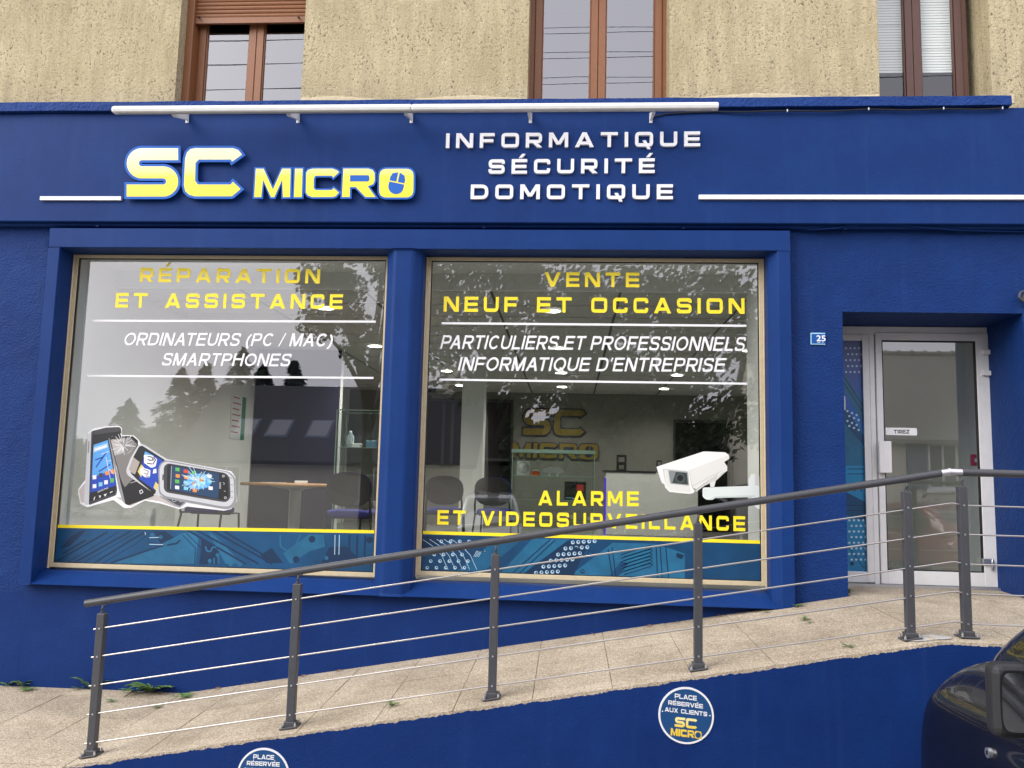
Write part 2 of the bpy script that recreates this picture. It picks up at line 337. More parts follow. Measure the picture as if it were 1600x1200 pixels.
def glyph(ch, t=.24):
    """(width, [(kind, points...)]) for cap height 1"""
    h = t/2; g = []; th = t*.88; hh = th/2
    def st(p, rad=0, closed=False): g.append(('s', rnd([Vector((x, y)) for x, y in p], rad, closed), t*.94, closed))
    def pg(*p): g.append(('p', [Vector(q) for q in p]))
    def bar(x0, x1, y): pg((x0, y-hh), (x1, y-hh), (x1, y+hh), (x0, y+hh))
    def col(x): pg((x-h, 0), (x+h, 0), (x+h, 1), (x-h, 1))
    c = {'É': 'E'}.get(ch, ch); w = 1.08
    if c == 'I': w = t; col(h)
    elif c == 'N': w = 1.16; col(h); col(w-h); pg((0, 1), (1.4*t, 1), (w, 0), (w-1.4*t, 0))
    elif c == 'A': w = 1.26; pg((0, 0), (1.15*t, 0), (w/2+.6*t, 1), (w/2-.6*t, 1)); pg((w-1.15*t, 0), (w, 0), (w/2+.6*t, 1), (w/2-.6*t, 1)); bar(w*.24, w*.76, .27)
    elif c == 'V': w = 1.26; pg((0, 1), (1.15*t, 1), (w/2+.6*t, 0), (w/2-.6*t, 0)); pg((w-1.15*t, 1), (w, 1), (w/2+.6*t, 0), (w/2-.6*t, 0))
    elif c == 'M': w = 1.3; col(h); col(w-h); pg((0, 1), (1.2*t, 1), (w/2+.55*t, .18), (w/2-.55*t, .18)); pg((w-1.2*t, 1), (w, 1), (w/2+.55*t, .18), (w/2-.55*t, .18))
    elif c in 'OQ':
        w = 1.2; st([(h, h), (w-h, h), (w-h, 1-h), (h, 1-h)], .17, True)
        if c == 'Q': pg((w*.42, .42), (w*.42+t*.9, .42), (w*.86, -.16), (w*.86-t*.9, -.16))
    elif c == 'D': w = 1.18; st([(h, h), (w-h, h), (w-h, 1-h), (h, 1-h)], [0, .34, .34, 0], True)
    elif c == 'C': w = 1.1; st([(w-h, .35), (w-h, h), (h, h), (h, 1-h), (w-h, 1-h), (w-h, .65)], .17)
    elif c == 'U': w = 1.14; st([(h, 1), (h, h), (w-h, h), (w-h, 1)], .2)
    elif c == 'S': w = 1.1; st([(h, .31), (h, h), (w-h, h), (w-h, .5), (h, .5), (h, 1-h), (w-h, 1-h), (w-h, .69)], .17)
    elif c == 'E': w = 1.04; col(h); bar(t, w, hh); bar(t, w, 1-hh); bar(t, w*.96, .5)
    elif c == 'F': w = 1.0; col(h); bar(t, w, 1-hh); bar(t, w*.92, .48)
    elif c == 'L': w = .98; col(h); bar(t, w, hh)
    elif c == 'T': w = 1.14; pg((w/2-h, 0), (w/2+h, 0), (w/2+h, 1-th), (w/2-h, 1-th)); bar(0, w, 1-hh)
    elif c in 'RP':
        w = 1.1; col(h); st([(t, .40), (w-h, .40), (w-h, 1-h), (t, 1-h)], .17)
        if c == 'R': pg((w*.40, .34), (w*.40+1.35*t, .34), (w, 0), (w-1.35*t, 0))
    elif c == 'X': w = 1.16; pg((0, 0), (1.3*t, 0), (w, 1), (w-1.3*t, 1)); pg((w-1.3*t, 0), (w, 0), (1.3*t, 1), (0, 1))
    elif c == 'Z': w = 1.1; bar(0, w, hh); bar(0, w, 1-hh); pg((0, th), (1.4*t, th), (w, 1-th), (w-1.4*t, 1-th))
    elif c == ' ': w = .62
    elif c == '.': w = t; pg((0, .0), (t, .0), (t, t), (0, t))
    if ch == 'É': pg((w*.46, 1.10), (w*.46+t*.95, 1.10), (w*.46+t*1.9, 1.36), (w*.46+t*.95, 1.36))
    return w, g
def put_glyph(mb, g, o, ex, ez, y, dep):
    """stamp one glyph: o = lower-left corner (x,z), ex / ez = unit cell vectors in x,z; the strokes step 0.15 mm proud of one another"""
    T = lambda p: (o[0]+ex[0]*p.x+ez[0]*p.y, o[1]+ex[1]*p.x+ez[1]*p.y)
    for k, q in enumerate(g):
        yy = y-k*.00015
        if q[0] == 'p':
            P = [T(p) for p in q[1]]
            mb.prism(P, yy, y+dep) if dep else mb.poly(P, yy)
        else:
            Lf, Rt = strip(q[1], q[2], q[3]); N = len(Lf); n0 = len(mb.v)
            A = [T(p) for p in Lf]; B = [T(p) for p in Rt]; last = N if q[3] else N-1
            vs = [(a[0], yy, a[1]) for a in A]+[(b[0], yy, b[1]) for b in B]
            fs = [(i, (i+1) % N, N+(i+1) % N, N+i) for i in range(last)]
            if dep:
                vs += [(a[0], y+dep, a[1]) for a in A]+[(b[0], y+dep, b[1]) for b in B]
                fs += [(i, 2*N+i, 2*N+(i+1) % N, (i+1) % N) for i in range(last)]+[(N+i, N+(i+1) % N, 3*N+(i+1) % N, 3*N+i) for i in range(last)]
                if not q[3]: fs += [(0, N, 3*N, 2*N), (N-1, 3*N-1, 4*N-1, 2*N-1)]
            mb.add(vs, fs)
def line_text(txt, a, b, y, capz, mat_, parent, dep=0, t=.24, gap=None, part='letter', one=False):
    """a, b: baseline ends (x,z); capz cap height; letters spread to fill from a to b. Each letter is one part."""
    gl = [glyph(c, t) for c in txt]; tot = sum(w for w, _ in gl)
    L = math.hypot(b[0]-a[0], b[1]-a[1]); e = ((b[0]-a[0])/L, (b[1]-a[1])/L)
    if gap is None:                                  # gap as a share of letter width, widths scaled to fit
        gap = .36
    k = L/(tot+gap*(len(txt)-1)); x = 0
    acc = MB()
    for (w, g), c in zip(gl, txt):
        if c != ' ':
            mb = acc if one else MB()
            o = (a[0]+e[0]*x, a[1]+e[1]*x)
            put_glyph(mb, g, o, (e[0]*k, e[1]*k), (0, capz), y, dep)
            if not one: mb.build(part, mat_, parent, fix=bool(dep))
        x += (w+gap)*k
    if one: return acc
def sans(ch, t=.165):
    """plain grotesque capitals for the italic lines: (width, strokes) for cap height 1"""
    h = t/2; g = []
    def st(p, rad=0, closed=False, k=6): g.append(('s', rnd([Vector(q) for q in p], rad, closed, k), t*.93, closed))
    def raw(p, closed=False): g.append(('s', [Vector(q) for q in p], t*.93, closed))
    def pg(*p): g.append(('p', [Vector(q) for q in p]))
    def bar(x0, x1, y): pg((x0, y-h*.92), (x1, y-h*.92), (x1, y+h*.92), (x0, y+h*.92))
    def col(x): pg((x-h, 0), (x+h, 0), (x+h, 1), (x-h, 1))
    def ell(w, a0, a1, n=26, closed=False): raw([(w/2+(w/2-h)*math.cos(R_(a0+(a1-a0)*i/n)), .5+(.51-h)*math.sin(R_(a0+(a1-a0)*i/n))) for i in range(n+(0 if closed else 1))], closed)
    w = .72
    if ch == 'O': w = .98; ell(w, 0, 360, 30, True)
    elif ch == 'Q': w = .98; ell(w, 0, 360, 30, True); pg((w*.52, .22), (w*.60, .30), (w*1.0, -.03), (w*.90, -.10))
    elif ch == 'C': w = .90; ell(w, 42, 322)
    elif ch == 'D': w = .88; st([(h, h), (w-h, h), (w-h, 1-h), (h, 1-h)], [0, .40, .40, 0], True, 9)
    elif ch == 'U': w = .84; st([(h, 1), (h, h), (w-h, h), (w-h, 1)], .33, False, 9)
    elif ch == 'S': w = .80; st([(h*1.1, .27), (h*1.2, h), (w-h, h), (w-h, .46), (h*1.2, .56), (h*1.2, 1-h), (w-h*1.2, 1-h), (w-h*1.3, .73)], .27, False, 9)
    elif ch in 'RP':
        w = .84 if ch == 'R' else .80; col(h); st([(t, .46), (w-h, .46), (w-h, 1-h), (t, 1-h)], .25, False, 8)
        if ch == 'R': pg((w*.42, .42), (w*.42+1.25*t, .42), (w*1.02, 0), (w*1.02-1.25*t, 0))
    elif ch == 'I': w = t; col(h)
    elif ch == 'N': w = .86; col(h); col(w-h); pg((0, 1), (1.25*t, 1), (w, 0), (w-1.25*t, 0))
    elif ch == 'M': w = 1.0; col(h); col(w-h); pg((0, 1), (1.25*t, 1), (w/2+.55*t, 0), (w/2-.55*t, 0)); pg((w-1.25*t, 1), (w, 1), (w/2+.55*t, 0), (w/2-.55*t, 0))
    elif ch == 'A': w = .92; pg((0, 0), (1.1*t, 0), (w/2+.58*t, 1), (w/2-.58*t, 1)); pg((w-1.1*t, 0), (w, 0), (w/2+.58*t, 1), (w/2-.58*t, 1)); bar(w*.24, w*.76, .34)
    elif ch == 'T': w = .78; pg((w/2-h, 0), (w/2+h, 0), (w/2+h, 1-t), (w/2-h, 1-t)); bar(0, w, 1-h*.92)
    elif ch == 'E': w = .80; col(h); bar(t, w, h*.92); bar(t, w*.97, 1-h*.92); bar(t, w*.92, .53)
    elif ch == 'F': w = .76; col(h); bar(t, w, 1-h*.92); bar(t, w*.9, .50)
    elif ch == 'L': w = .68; col(h); bar(t, w, h*.92)
    elif ch == 'H': w = .86; col(h); col(w-h); bar(t, w-t, .54)
    elif ch == '(': w = .34; raw([(h+.55-.55*math.cos(R_(a)), .36+.66*math.sin(R_(a))) for a in range(-55, 56, 11)])
    elif ch == ')': w = .34; raw([(w-h-.55+.55*math.cos(R_(a)), .36+.66*math.sin(R_(a))) for a in range(-55, 56, 11)])
    elif ch == '/': w = .34; pg((-.05, -.02), (.06, -.02), (w+.05, 1.02), (w-.06, 1.02))
    elif ch == '’': w = .16; pg((.03, .70), (.09, .70), (.16, 1.0), (.02, 1.0))
    elif ch == ' ': w = .26
    return w, g
def font_text(txt, x0, x1, zb, cap, y, mat_, name, parent, shear=0.0, bold=0.0, slope=0.0, rot=None, **tags):
    """built-in sans letters, fitted between x0 and x1 on baseline zb; one mesh"""
    cu = bpy.data.curves.new('t', 'FONT'); cu.body = txt; cu.shear = shear; cu.offset = bold; cu.resolution_u = 3
    ob = bpy.data.objects.new('t', cu); COL.objects.link(ob); bpy.context.view_layer.update()
    me = bpy.data.meshes.new_from_object(ob.evaluated_get(bpy.context.evaluated_depsgraph_get()))
    bpy.data.objects.remove(ob); bpy.data.curves.remove(cu)
    vs = [v.co.copy() for v in me.vertices]; fs = [tuple(p.vertices) for p in me.polygons]; bpy.data.meshes.remove(me)
    lx, hx = min(v.x for v in vs), max(v.x for v in vs); ch = .729
    kx = (x1-x0)/(hx-lx); kz = cap/ch
    mb = MB(); P = []
    for v in vs:
        X = (v.x-lx)*kx; Z = v.y*kz
        if rot: c_, s_ = math.cos(rot), math.sin(rot); X, Z = X*c_-Z*s_, X*s_+Z*c_
        P.append((x0+X, y, zb+Z+slope*X))
    mb.add(P, fs)
    return mb.build(name, mat_, parent, fix=False, **tags)

# ------------------------------------------------------------------ the SC MICRO logo (outlines in logo units, 1 unit = 1/3.2 pixel)
def arcs(cx, cy, r, a0, a1, n=10): return [(cx+r*math.cos(R_(a0+(a1-a0)*i/n)), cy+r*math.sin(R_(a0+(a1-a0)*i/n))) for i in range(n+1)]
def inset(pts, d):
    P = [Vector(p) for p in pts]; N = len(P)
    ar = sum(P[i].x*P[(i+1) % N].y-P[(i+1) % N].x*P[i].y for i in range(N)); sgn = 1 if ar > 0 else -1
    out = []
    for i in range(N):
        d0 = (P[i]-P[i-1]).normalized(); d1 = (P[(i+1) % N]-P[i]).normalized()
        n0 = Vector((-d0.y, d0.x))*sgn; n1 = Vector((-d1.y, d1.x))*sgn; m = n0+n1
        if m.length < 1e-6: m = n0.copy()
        m.normalize(); out.append(P[i]+m*(d/max(.45, m.dot(n0))))
    return [(p.x, p.y) for p in out]
def logo_letters():
    Ls = []
    cl = [(359, 99)]+arcs(166, 144.5, 45.5, 270, 90, 14)+arcs(272, 235.5, 45.5, -90, 90, 14)+[(78, 281)]
    Ls.append(('S', cl, 12))
    C1 = [(430, 57), (625, 57), (655, 68), (684, 104), (612, 155), (604, 138), (456, 138), (446, 148), (444, 228), (452, 239), (604, 239), (620, 220), (678, 274), (625, 318), (612, 322), (428, 322), (395, 312), (372, 290), (364, 255), (370, 120), (380, 85), (402, 63)]
    Ls.append(('C', C1, 12))
    Ls.append(('M', [(728, 164), (780, 164), (821, 258), (862, 164), (918, 164), (914, 322), (863, 322), (864, 245), (833, 322), (806, 322), (775, 245), (770, 322), (719, 322)], 8))
    Ls.append(('I', [(924, 164), (978, 164), (973, 322), (918, 322)], 8))
    Ls.append(('C', [(1018, 164), (1120, 164), (1148, 174), (1163, 190), (1122, 228), (1112, 215), (1038, 215), (1034, 222), (1033, 266), (1038, 271), (1112, 271), (1124, 258), (1163, 290), (1140, 316), (1122, 322), (1015, 322), (990, 312), (978, 292), (980, 190), (992, 172)], 8))
    Ls.append(('R', [(1166, 164), (1300, 164), (1325, 172), (1338, 192), (1338, 235), (1328, 256), (1308, 264), (1350, 322), (1280, 322), (1232, 272), (1214, 272), (1213, 322), (1158, 322)], 8))
    O = rnd([Vector(p) for p in [(1345, 164), (1534, 164), (1532, 325), (1343, 325)]], 48, True, 6)
    Ls.append(('O', [tuple(p) for p in O], 9))
    return Ls
def s_strip(mb, cl, wd, T, y, dep):
    a, b = strip(cl, wd); n = len(a); A = [T(p.x, p.y) for p in a]; B = [T(p.x, p.y) for p in b]
    vs = [(p[0], y, p[1]) for p in A]+[(p[0], y, p[1]) for p in B]
    fs = [(i, i+1, n+i+1, n+i) for i in range(n-1)]
    if dep:
        vs += [(p[0], y+dep, p[1]) for p in A]+[(p[0], y+dep, p[1]) for p in B]
        fs += [(i, 2*n+i, 2*n+i+1, i+1) for i in range(n-1)]+[(n+i, n+i+1, 3*n+i+1, 3*n+i) for i in range(n-1)]+[(0, n, 3*n, 2*n), (n-1, 3*n-1, 4*n-1, 2*n-1)]
    mb.add(vs, fs)
def build_logo(T, y, dep, M_out, M_in, M_mouse, root, parts=True, ih=True):
    """T maps logo units to (x,z)"""
    for ch, out, w in logo_letters():
        y -= .0005
        if ch == 'S':
            mb = MB(); s_strip(mb, out, 84, T, y, dep); bk = mb.build('letter', M_out, root)
            f = MB(); s_strip(f, [(out[0][0]-12, out[0][1])]+out[1:-1]+[(out[-1][0]+12, out[-1][1])], 60, T, y-.0012, 0)
        else:
            mb = MB(); mb.prism([T(*p) for p in out], y, y+dep)
            bk = mb.build('letter', M_out, root)
            f = MB(); f.poly([T(*p) for p in inset(out, w)], y-.0012)
        f.build('letter_face', M_in, bk, fix=False)
        d = MB()
        if ch == 'R':
            d.poly([T(*p) for p in [(1208, 205), (1298, 205), (1303, 212), (1303, 230), (1296, 236), (1206, 236)]], y-.0024)
        if ch == 'O':
            ca, sa = math.cos(R_(12)), math.sin(R_(12))
            q = lambda a, b: T(1440+a*ca-b*sa, 246+a*sa+b*ca)
            body = [(-38, 8)]+[(38*math.cos(R_(an)), 18+38*math.sin(R_(an))) for an in range(180, -1, -15)][::-1]
            low = [(-38, -2), (38, -2)]+[(38*math.cos(R_(an)), 18+36*math.sin(R_(an))) for an in range(0, 181, 15)]
            d.poly([q(a, b) for a, b in low], y-.0024)
            d.poly([q(a, b) for a, b in [(-38, -8), (-38, -25), (-30, -46), (-4, -56), (-4, -8)]], y-.0024)
            d.poly([q(a, b) for a, b in [(38, -8), (38, -25), (30, -46), (4, -56), (4, -8)]], y-.0024)
        if d.v: d.build('letter_inlay', M_mouse, bk, fix=False)

exec_after = []
# ================================================================== SETTING
GZ = -0.38                                       # car park / street level
def ramp_z(x, y):
    """paving height: level pavement, rising ramp, level landing; 3.5 % cross-fall to the edge"""
    if x < -3.09: z = -.196
    elif x < 2.2: z = -.196+(x+3.09)*(.742+.196)/(2.2+3.09)
    else: z = .742
    return z+.034*(y+1.65)
g = MB(); g.quad((-300, -300, GZ), (300, -300, GZ), (300, 300, GZ), (-300, 300, GZ)); g.build('ground', M_asph, kind='structure', label='grey asphalt car park and street surface')

# ramp and pavement: one slab sub-base each, every paving slab a part
def joint_sheet(name, xs, y0, y1, label):
    mb = MB()
    for a, b in zip(xs[:-1], xs[1:]):
        mb.quad((a, y0, ramp_z(a, y0)-.005), (b, y0, ramp_z(b, y0)-.005), (b, y1, ramp_z(b, y1)-.005), (a, y1, ramp_z(a, y1)-.005))
        mb.quad((a, y0, ramp_z(a, y0)-.005), (b, y0, ramp_z(b, y0)-.005), (b, y0, GZ-.05), (a, y0, GZ-.05))
    return mb.build(name, M_joint, kind='structure', label=label)
def slabs(parent, xs, ys, skew=.0, front=None):
    for i in range(len(xs)-1):
        for j in range(len(ys)-1):
            g_ = .0023; a, b = xs[i]+g_, xs[i+1]-g_; c, d = ys[j]+g_, ys[j+1]-g_
            if d <= c+.02 or b <= a+.02: continue
            dz = random.uniform(-.002, .0015); tl = random.uniform(-.0012, .0012)
            mb = MB(); vs = []
            off = lambda y: skew*(y+.8)
            for (x, y, k) in ((a, c, tl), (b, c, -tl), (b, d, 0), (a, d, 0)):
                vs.append((x+off(y), y, ramp_z(x, y)+dz+k))
            vs += [(p[0], p[1], p[2]-.045) for p in vs]
            mb.add(vs, [(0, 1, 2, 3), (0, 4, 5, 1), (1, 5, 6, 2), (2, 6, 7, 3), (3, 7, 4, 0)])
            mb.build('paving_slab', M_slab, parent, fix=False)
EDGE = -1.65
xr = [-3.09+i*(5.29/11) for i in range(12)]
ramp = joint_sheet('ramp', [-3.09, 2.2], EDGE+.004, .02, 'sloping access ramp of pale exposed aggregate slabs')
slabs(ramp, xr, [EDGE, -1.20, -.70, -.19, .0])
land = joint_sheet('landing', [2.2, 7.0], EDGE+.004, .66, 'level landing of pale slabs in front of the shop door')
slabs(land, [2.2+.48*i for i in range(11)], [EDGE, -1.20, -.70, -.19, .0, .62])
pave = joint_sheet('pavement', [-9.0, -3.09], -2.6, .02, 'level pale slab pavement at the foot of the ramp')
slabs(pave, [-9.0+.5*i for i in range(12)]+[-3.09], [-2.6, -2.15, EDGE, -1.20, -.70, -.19, .0])

# retaining wall below the ramp edge: painted face with a ragged upper paint line
rw = thing('retaining_wall', (0, EDGE, GZ), 'blue painted retaining wall along the front edge of the ramp', 'retaining wall')
mb = MB(); xs = [-3.4+.012*i for i in range(int(10.4/.012)+1)]
edge = []
jit = 0
for x in xs:
    jit = .75*jit+random.uniform(-.003, .003)
    edge.append((x, ramp_z(max(x, -3.09), EDGE)-.017+jit+random.uniform(-.003, .003)))
mb.prism_open = None
n = len(edge); vs = [(x, EDGE-.006, z) for x, z in edge]+[(x, EDGE-.006, GZ-.05) for x, z in edge]+[(x, EDGE+.003, z) for x, z in edge]
mb.add(vs, [(i, n+i, n+i+1, i+1) for i in range(n-1)]+[(i, i+1, 2*n+i+1, 2*n+i) for i in range(n-1)])
mb.build('painted_face', M_retain, rw)
mb = MB(); n = 40; px_ = [-3.4+10.4*i/n for i in range(n+1)]
px_ = sorted(px_+[-3.09, 2.2])
n = len(px_); top = [(x, EDGE-.002, ramp_z(max(x, -3.09), EDGE)-.001) for x in px_]; bot = [(x, EDGE-.002, GZ-.04) for x in px_]
mb.add(top+bot, [(i, n+i, n+i+1, i+1) for i in range(n-1)])
mb.build('concrete_edge', M_slab, rw)

# ================================================================== THE SHOP BUILDING
bld = thing('shop_building', (0, .2, GZ), 'blue fronted shop with cream roughcast upper storey and two big display windows', 'building')
GY = .12                                         # outer face of the shop window frames
FAS = -.12                                       # fascia face
# key lines, measured once
zf = lambda u, v, Y: W(u, v, Y).z
xf = lambda u, v, Y: W(u, v, Y).x
Z_FB = 3.752                                     # fascia underside
Z_LT, Z_LB = 4.812, 4.728                        # ledge top / underside
X_L, X_R = -9.0, 9.0
# upper windows: opening rectangles in the roughcast
UD = .24
UW = [(-3.53, -2.395), (-.415, .79), (2.525, 3.43)]
mb = MB(); xs = [X_L]
for a, b in UW: xs += [a, b]
xs.append(X_R)
for i in range(0, len(xs), 2): mb.box(xs[i], xs[i+1], 0, .42, Z_LT-.10, 7.6)
for a, b in UW: mb.box(a, b, 0, .42, 6.25, 7.6)
mb.build('upper_wall', M_stucco, bld)
mb = MB(); mb.box(X_L, X_R, -.01, .42, 7.6, 8.4); mb.build('upper_band', M_stucco, bld)
# uneven plaster lip where roughcast meets the ledge
M_lip = mat('pale_plaster_lip', (.56, .48, .31), .9, var=.15, vscale=20, bump=.5, bscale=60)
def lip(x0, x1):
    mb = MB(); xs_ = [x0+(x1-x0)*i/50 for i in range(51)]
    z0 = [.05+.018*math.sin(x*5.1)+random.uniform(-.006, .006) for x in xs_]
    vs = [(x, -.007, Z_LT+.001) for x in xs_]+[(x, -.005, Z_LT+.03+z) for x, z in zip(xs_, z0)]+[(x, .0, Z_LT+.036+z) for x, z in zip(xs_, z0)]
    mb.add(vs, [(i, i+1, 52+i, 51+i) for i in range(50)]+[(51+i, 52+i, 103+i, 102+i) for i in range(50)])
    mb.build('plaster_lip', M_lip, bld, kind='stuff')
for a, b in ((-2.39, -.42), (.80, 2.52), (3.44, 3.6)): lip(a, b)
# ledge
mb = MB(); N = 60; x0, x1 = X_L, 3.5
prof = [(.0, Z_LT), (-.16, Z_LT-.004), (-.165, Z_LB), (.0, Z_LB)]
vs = []
for i in range(N+1):
    x = x0+(x1-x0)*i/N; w = random.uniform(-.003, .003)
    vs += [(x, y+w, z+random.uniform(-.0025, .0025)) for y, z in prof]
fs = [(i*4+k, (i+1)*4+k, (i+1)*4+k+1, i*4+k+1) for i in range(N) for k in range(3)]+[(N*4, N*4+1, N*4+2, N*4+3)]
mb.add(vs, fs); mb.build('ledge', M_ledge, bld)
# fascia board
mb = MB(); mb.box(X_L, X_R, FAS, 0, Z_FB, Z_LB-.003); mb.build('fascia', M_fascia, bld, bevel=.006)
# ground floor wall: left pier, door wall, plinth
X_SL, X_SR = -4.505, 1.752                       # window surround outer edges
DX0, DX1, DZ = 2.183, 3.592, 3.055               # door opening
for q in ((X_L, X_SL+.05, .45, GZ-.1, Z_FB+.02), (X_SR-.05, DX0, .72, GZ-.1, Z_FB+.02), (DX0, DX1, .72, DZ, Z_FB+.02), (DX1, X_R, .72, GZ-.1, Z_FB+.02)):
    mb = MB(); mb.box(q[0], q[1], 0, q[2], q[3], q[4]); mb.build('front_wall', M_blue, bld)
mb = MB(); mb.box(X_SL-.001, X_SR-.052, -.004, .45, GZ-.1, .70); mb.build('plinth_wall', M_retain, bld)
mb = MB(); mb.box(X_L, X_SL-.0012, -.0046, .1, GZ-.1, zf(12, 925, 0)); mb.build('plinth_step', M_retain, bld)
# window surround, with splayed jambs and sill
SF = -.10                                        # surround face
ZS_T = 3.700; ZS_H = zf(350, 387, SF)            # top edge, lintel underside
ZS_B = .690                                      # sill band underside (drops to the left a little in the photo)
mb = MB()
mb.box(X_SL, X_SR, SF, .16, ZS_H, ZS_T)                                           # lintel
WIN = [(xf(118, 398, GY), xf(609, 400, GY), zf(350, 399, GY), zf(330, 894, GY)),
       (xf(669, 402, GY), xf(1191, 405, GY), zf(930, 403, GY), zf(930, 908, GY))]
zsill = min(WIN[0][3], WIN[1][3])
def jamb(x_out, x_face, x_in, sgn):
    """face, splay, straight reveal; sgn +1: opening lies to the right"""
    pts = [(x_out, SF), (x_face, SF), (x_in, -.02), (x_in, .17), (x_out, .17)]
    z0, z1 = ZS_B, ZS_H
    n = len(pts); vs = [(x, y, z0) for x, y in pts]+[(x, y, z1) for x, y in pts]
    mb.add(vs, [tuple(range(n))]+[tuple(range(2*n-1, n-1, -1))]+[(i, (i+1) % n, n+(i+1) % n, n+i) for i in range(n)])
jamb(X_SL, X_SL+.105, WIN[0][0]-.012, 1)
jamb(X_SR, X_SR-.10, WIN[1][1]+.012, -1)
mb.build('window_surround', M_surr, bld, bevel=.004)
mb = MB(); mb.box(X_SL+.05, X_SR-.05, -.002, .20, ZS_T-.02, Z_FB+.015); mb.build('lintel_wall', M_blue, bld)
mb = MB()
px0, px1 = WIN[0][1]+.012, WIN[1][0]-.012
pts = [(px0, .17), (px0, -.02), (px0+.075, SF+.006), (px1-.075, SF+.006), (px1, -.02), (px1, .17)]
n = len(pts); z0, z1 = ZS_B+.001, ZS_H+.001
mb.add([(x, y, z0) for x, y in pts]+[(x, y, z1) for x, y in pts], [tuple(range(n)), tuple(range(2*n-1, n-1, -1))]+[(i, (i+1) % n, n+(i+1) % n, n+i) for i in range(n)])
mb.build('centre_pillar', M_surr, bld, bevel=.02, seg=3)
mb = MB()
for a, b in ((WIN[0][0]-.012, WIN[0][1]+.012), (WIN[1][0]-.012, WIN[1][1]+.012)):
    e0, e1 = (.10 if a < -3 else .072), (.10 if b > 1 else .072)
    zt = zsill-.012; zm = zt-.012; zl = zt-.105
    vs = [(a, .17, zt), (b, .17, zt), (a, .06, zm), (b, .06, zm), (a-e0, SF, zl), (b+e1, SF, zl)]
    mb.add(vs, [(0, 1, 3, 2), (2, 3, 5, 4), (0, 2, 4), (1, 5, 3)])
mb.build('splayed_sill', M_surr, bld)
mb = MB(); mb.box(X_SL+.001, X_SR-.001, SF+.002, .16, ZS_B, zsill-.117); mb.build('sill_band', M_surr, bld, bevel=.004)

# shop windows: gold frame > pane, gasket
for k, (a, b, zt, zb) in enumerate(WIN):
    w = .030; mb = MB()
    mb.box(a, b, GY, GY+.05, zt-w, zt); mb.box(a, b, GY, GY+.05, zb, zb+w*1.25)
    mb.box(a, a+w, GY+.001, GY+.05, zb+w*1.25, zt-w); mb.box(b-w, b, GY+.001, GY+.05, zb+w*1.25, zt-w)
    mb.box(a-.012, a, GY-.012, GY+.05, zb-.01, zt); mb.box(b, b+.012, GY-.012, GY+.05, zb-.01, zt)
    fr = mb.build('display_window', M_gold, bld, bevel=.003, label=['left display window in a slim gold frame', 'right display window in a slim gold frame'][k])
    a, b, zt, zb = a+w, b-w, zt-w, zb+w*1.25
    mb = MB()
    for q in ((a, b, zt-.007, zt), (a, b, zb, zb+.006), (a, a+.007, zb, zt), (b-.007, b, zb, zt)): mb.box(q[0], q[1], GY+.010, GY+.03, q[2], q[3])
    mb.build('gasket', M_seal, fr)
    mb = MB(); mb.box(a, b, GY+.020, GY+.028, zb, zt); mb.build('pane', M_pane, fr)
GF = GY+.0185                                    # plane of the stickers on the glass

# upper windows
UY = UD
def upper_window(a, b, z0, z1, M, leafs, sashw, label, G=None):
    G = G or M_pane2
    mb = MB(); w = .045
    mb.box(a, a+w, UY, UY+.07, z0, z1); mb.box(b-w, b, UY, UY+.07, z0, z1); mb.box(a+w, b-w, UY, UY+.07, z0, z0+.04); mb.box(a+w, b-w, UY, UY+.07, z1-.06, z1)
    fr = mb.build('upper_window', M, bld, bevel=.005, label=label)
    ix0, ix1 = a+w, b-w; mid = (ix0+ix1)/2
    for k, (p, q) in enumerate(((ix0+.004, mid-.002), (mid+.002, ix1-.004))):
        mb = MB(); y0 = UY-.012; zz0, zz1 = z0+.044, z1-.064; s = sashw
        mb.box(p, p+s, y0, y0+.06, zz0, zz1); mb.box(q-s, q, y0, y0+.06, zz0, zz1); mb.box(p+s, q-s, y0, y0+.06, zz0, zz0+.052); mb.box(p+s, q-s, y0, y0+.06, zz1-.06, zz1)
        # glazing bead
        mb.box(p+s, p+s+.012, y0+.012, y0+.05, zz0+.052, zz1-.06); mb.box(q-s-.012, q-s, y0+.012, y0+.05, zz0+.052, zz1-.06); mb.box(p+s+.012, q-s-.012, y0+.012, y0+.05, zz0+.052, zz0+.062)
        mb.build('sash', M, fr, bevel=.004)
        mb = MB(); mb.box(p+s+.01, q-s-.01, y0+.03, y0+.036, zz0+.055, zz1-.06); mb.build('pane', G, fr)
    return fr
f1 = upper_window(-3.50, -2.33, 4.83, 6.25, M_brown, 2, .062, 'brown casement window with half lowered roller shutter')
f2 = upper_window(-.42, .80, 4.83, 6.25, M_brown, 2, .062, 'brown casement window above the middle of the light bar')
f3 = upper_window(2.44, 3.36, 4.83, 6.25, M_brown2, 2, .062, 'dark brown casement window with white blind', glass_mat('clear_window_glass', 2.0))
# shutter guide rails and roller shutter of the first window
for q in ((-3.53, -3.465), (-2.42, -2.395)): mb = MB(); mb.box(q[0], q[1], .12, UY, 4.815, 6.25); mb.build('shutter_guide', M_brown, f1, bevel=.004)
mb = MB(); zb = zf(390, 37, .17); z = zb
mb.box(-3.464, -2.42, .155, .185, z, z+.055)
z += .055
while z < 6.2:
    pr = [(.165, 0), (.157, .006), (.153, .018), (.157, .032), (.166, .038)]
    vs = [(x, y, z+q) for x in (-3.464, -2.42) for y, q in pr]
    mb.add(vs, [(i, i+1, 6+i, 5+i) for i in range(4)]); z += .038
mb.build('roller_shutter', M_brown, f1)
for u in (312, 467):
    mb = MB(); p = W(u, 28, .15); mb.tube([(p.x-.006, .155, p.z+.012), (p.x, .128, p.z-.002), (p.x+.008, .126, p.z-.014)], .008, 8); mb.build('shutter_stop', M_seal, f1)
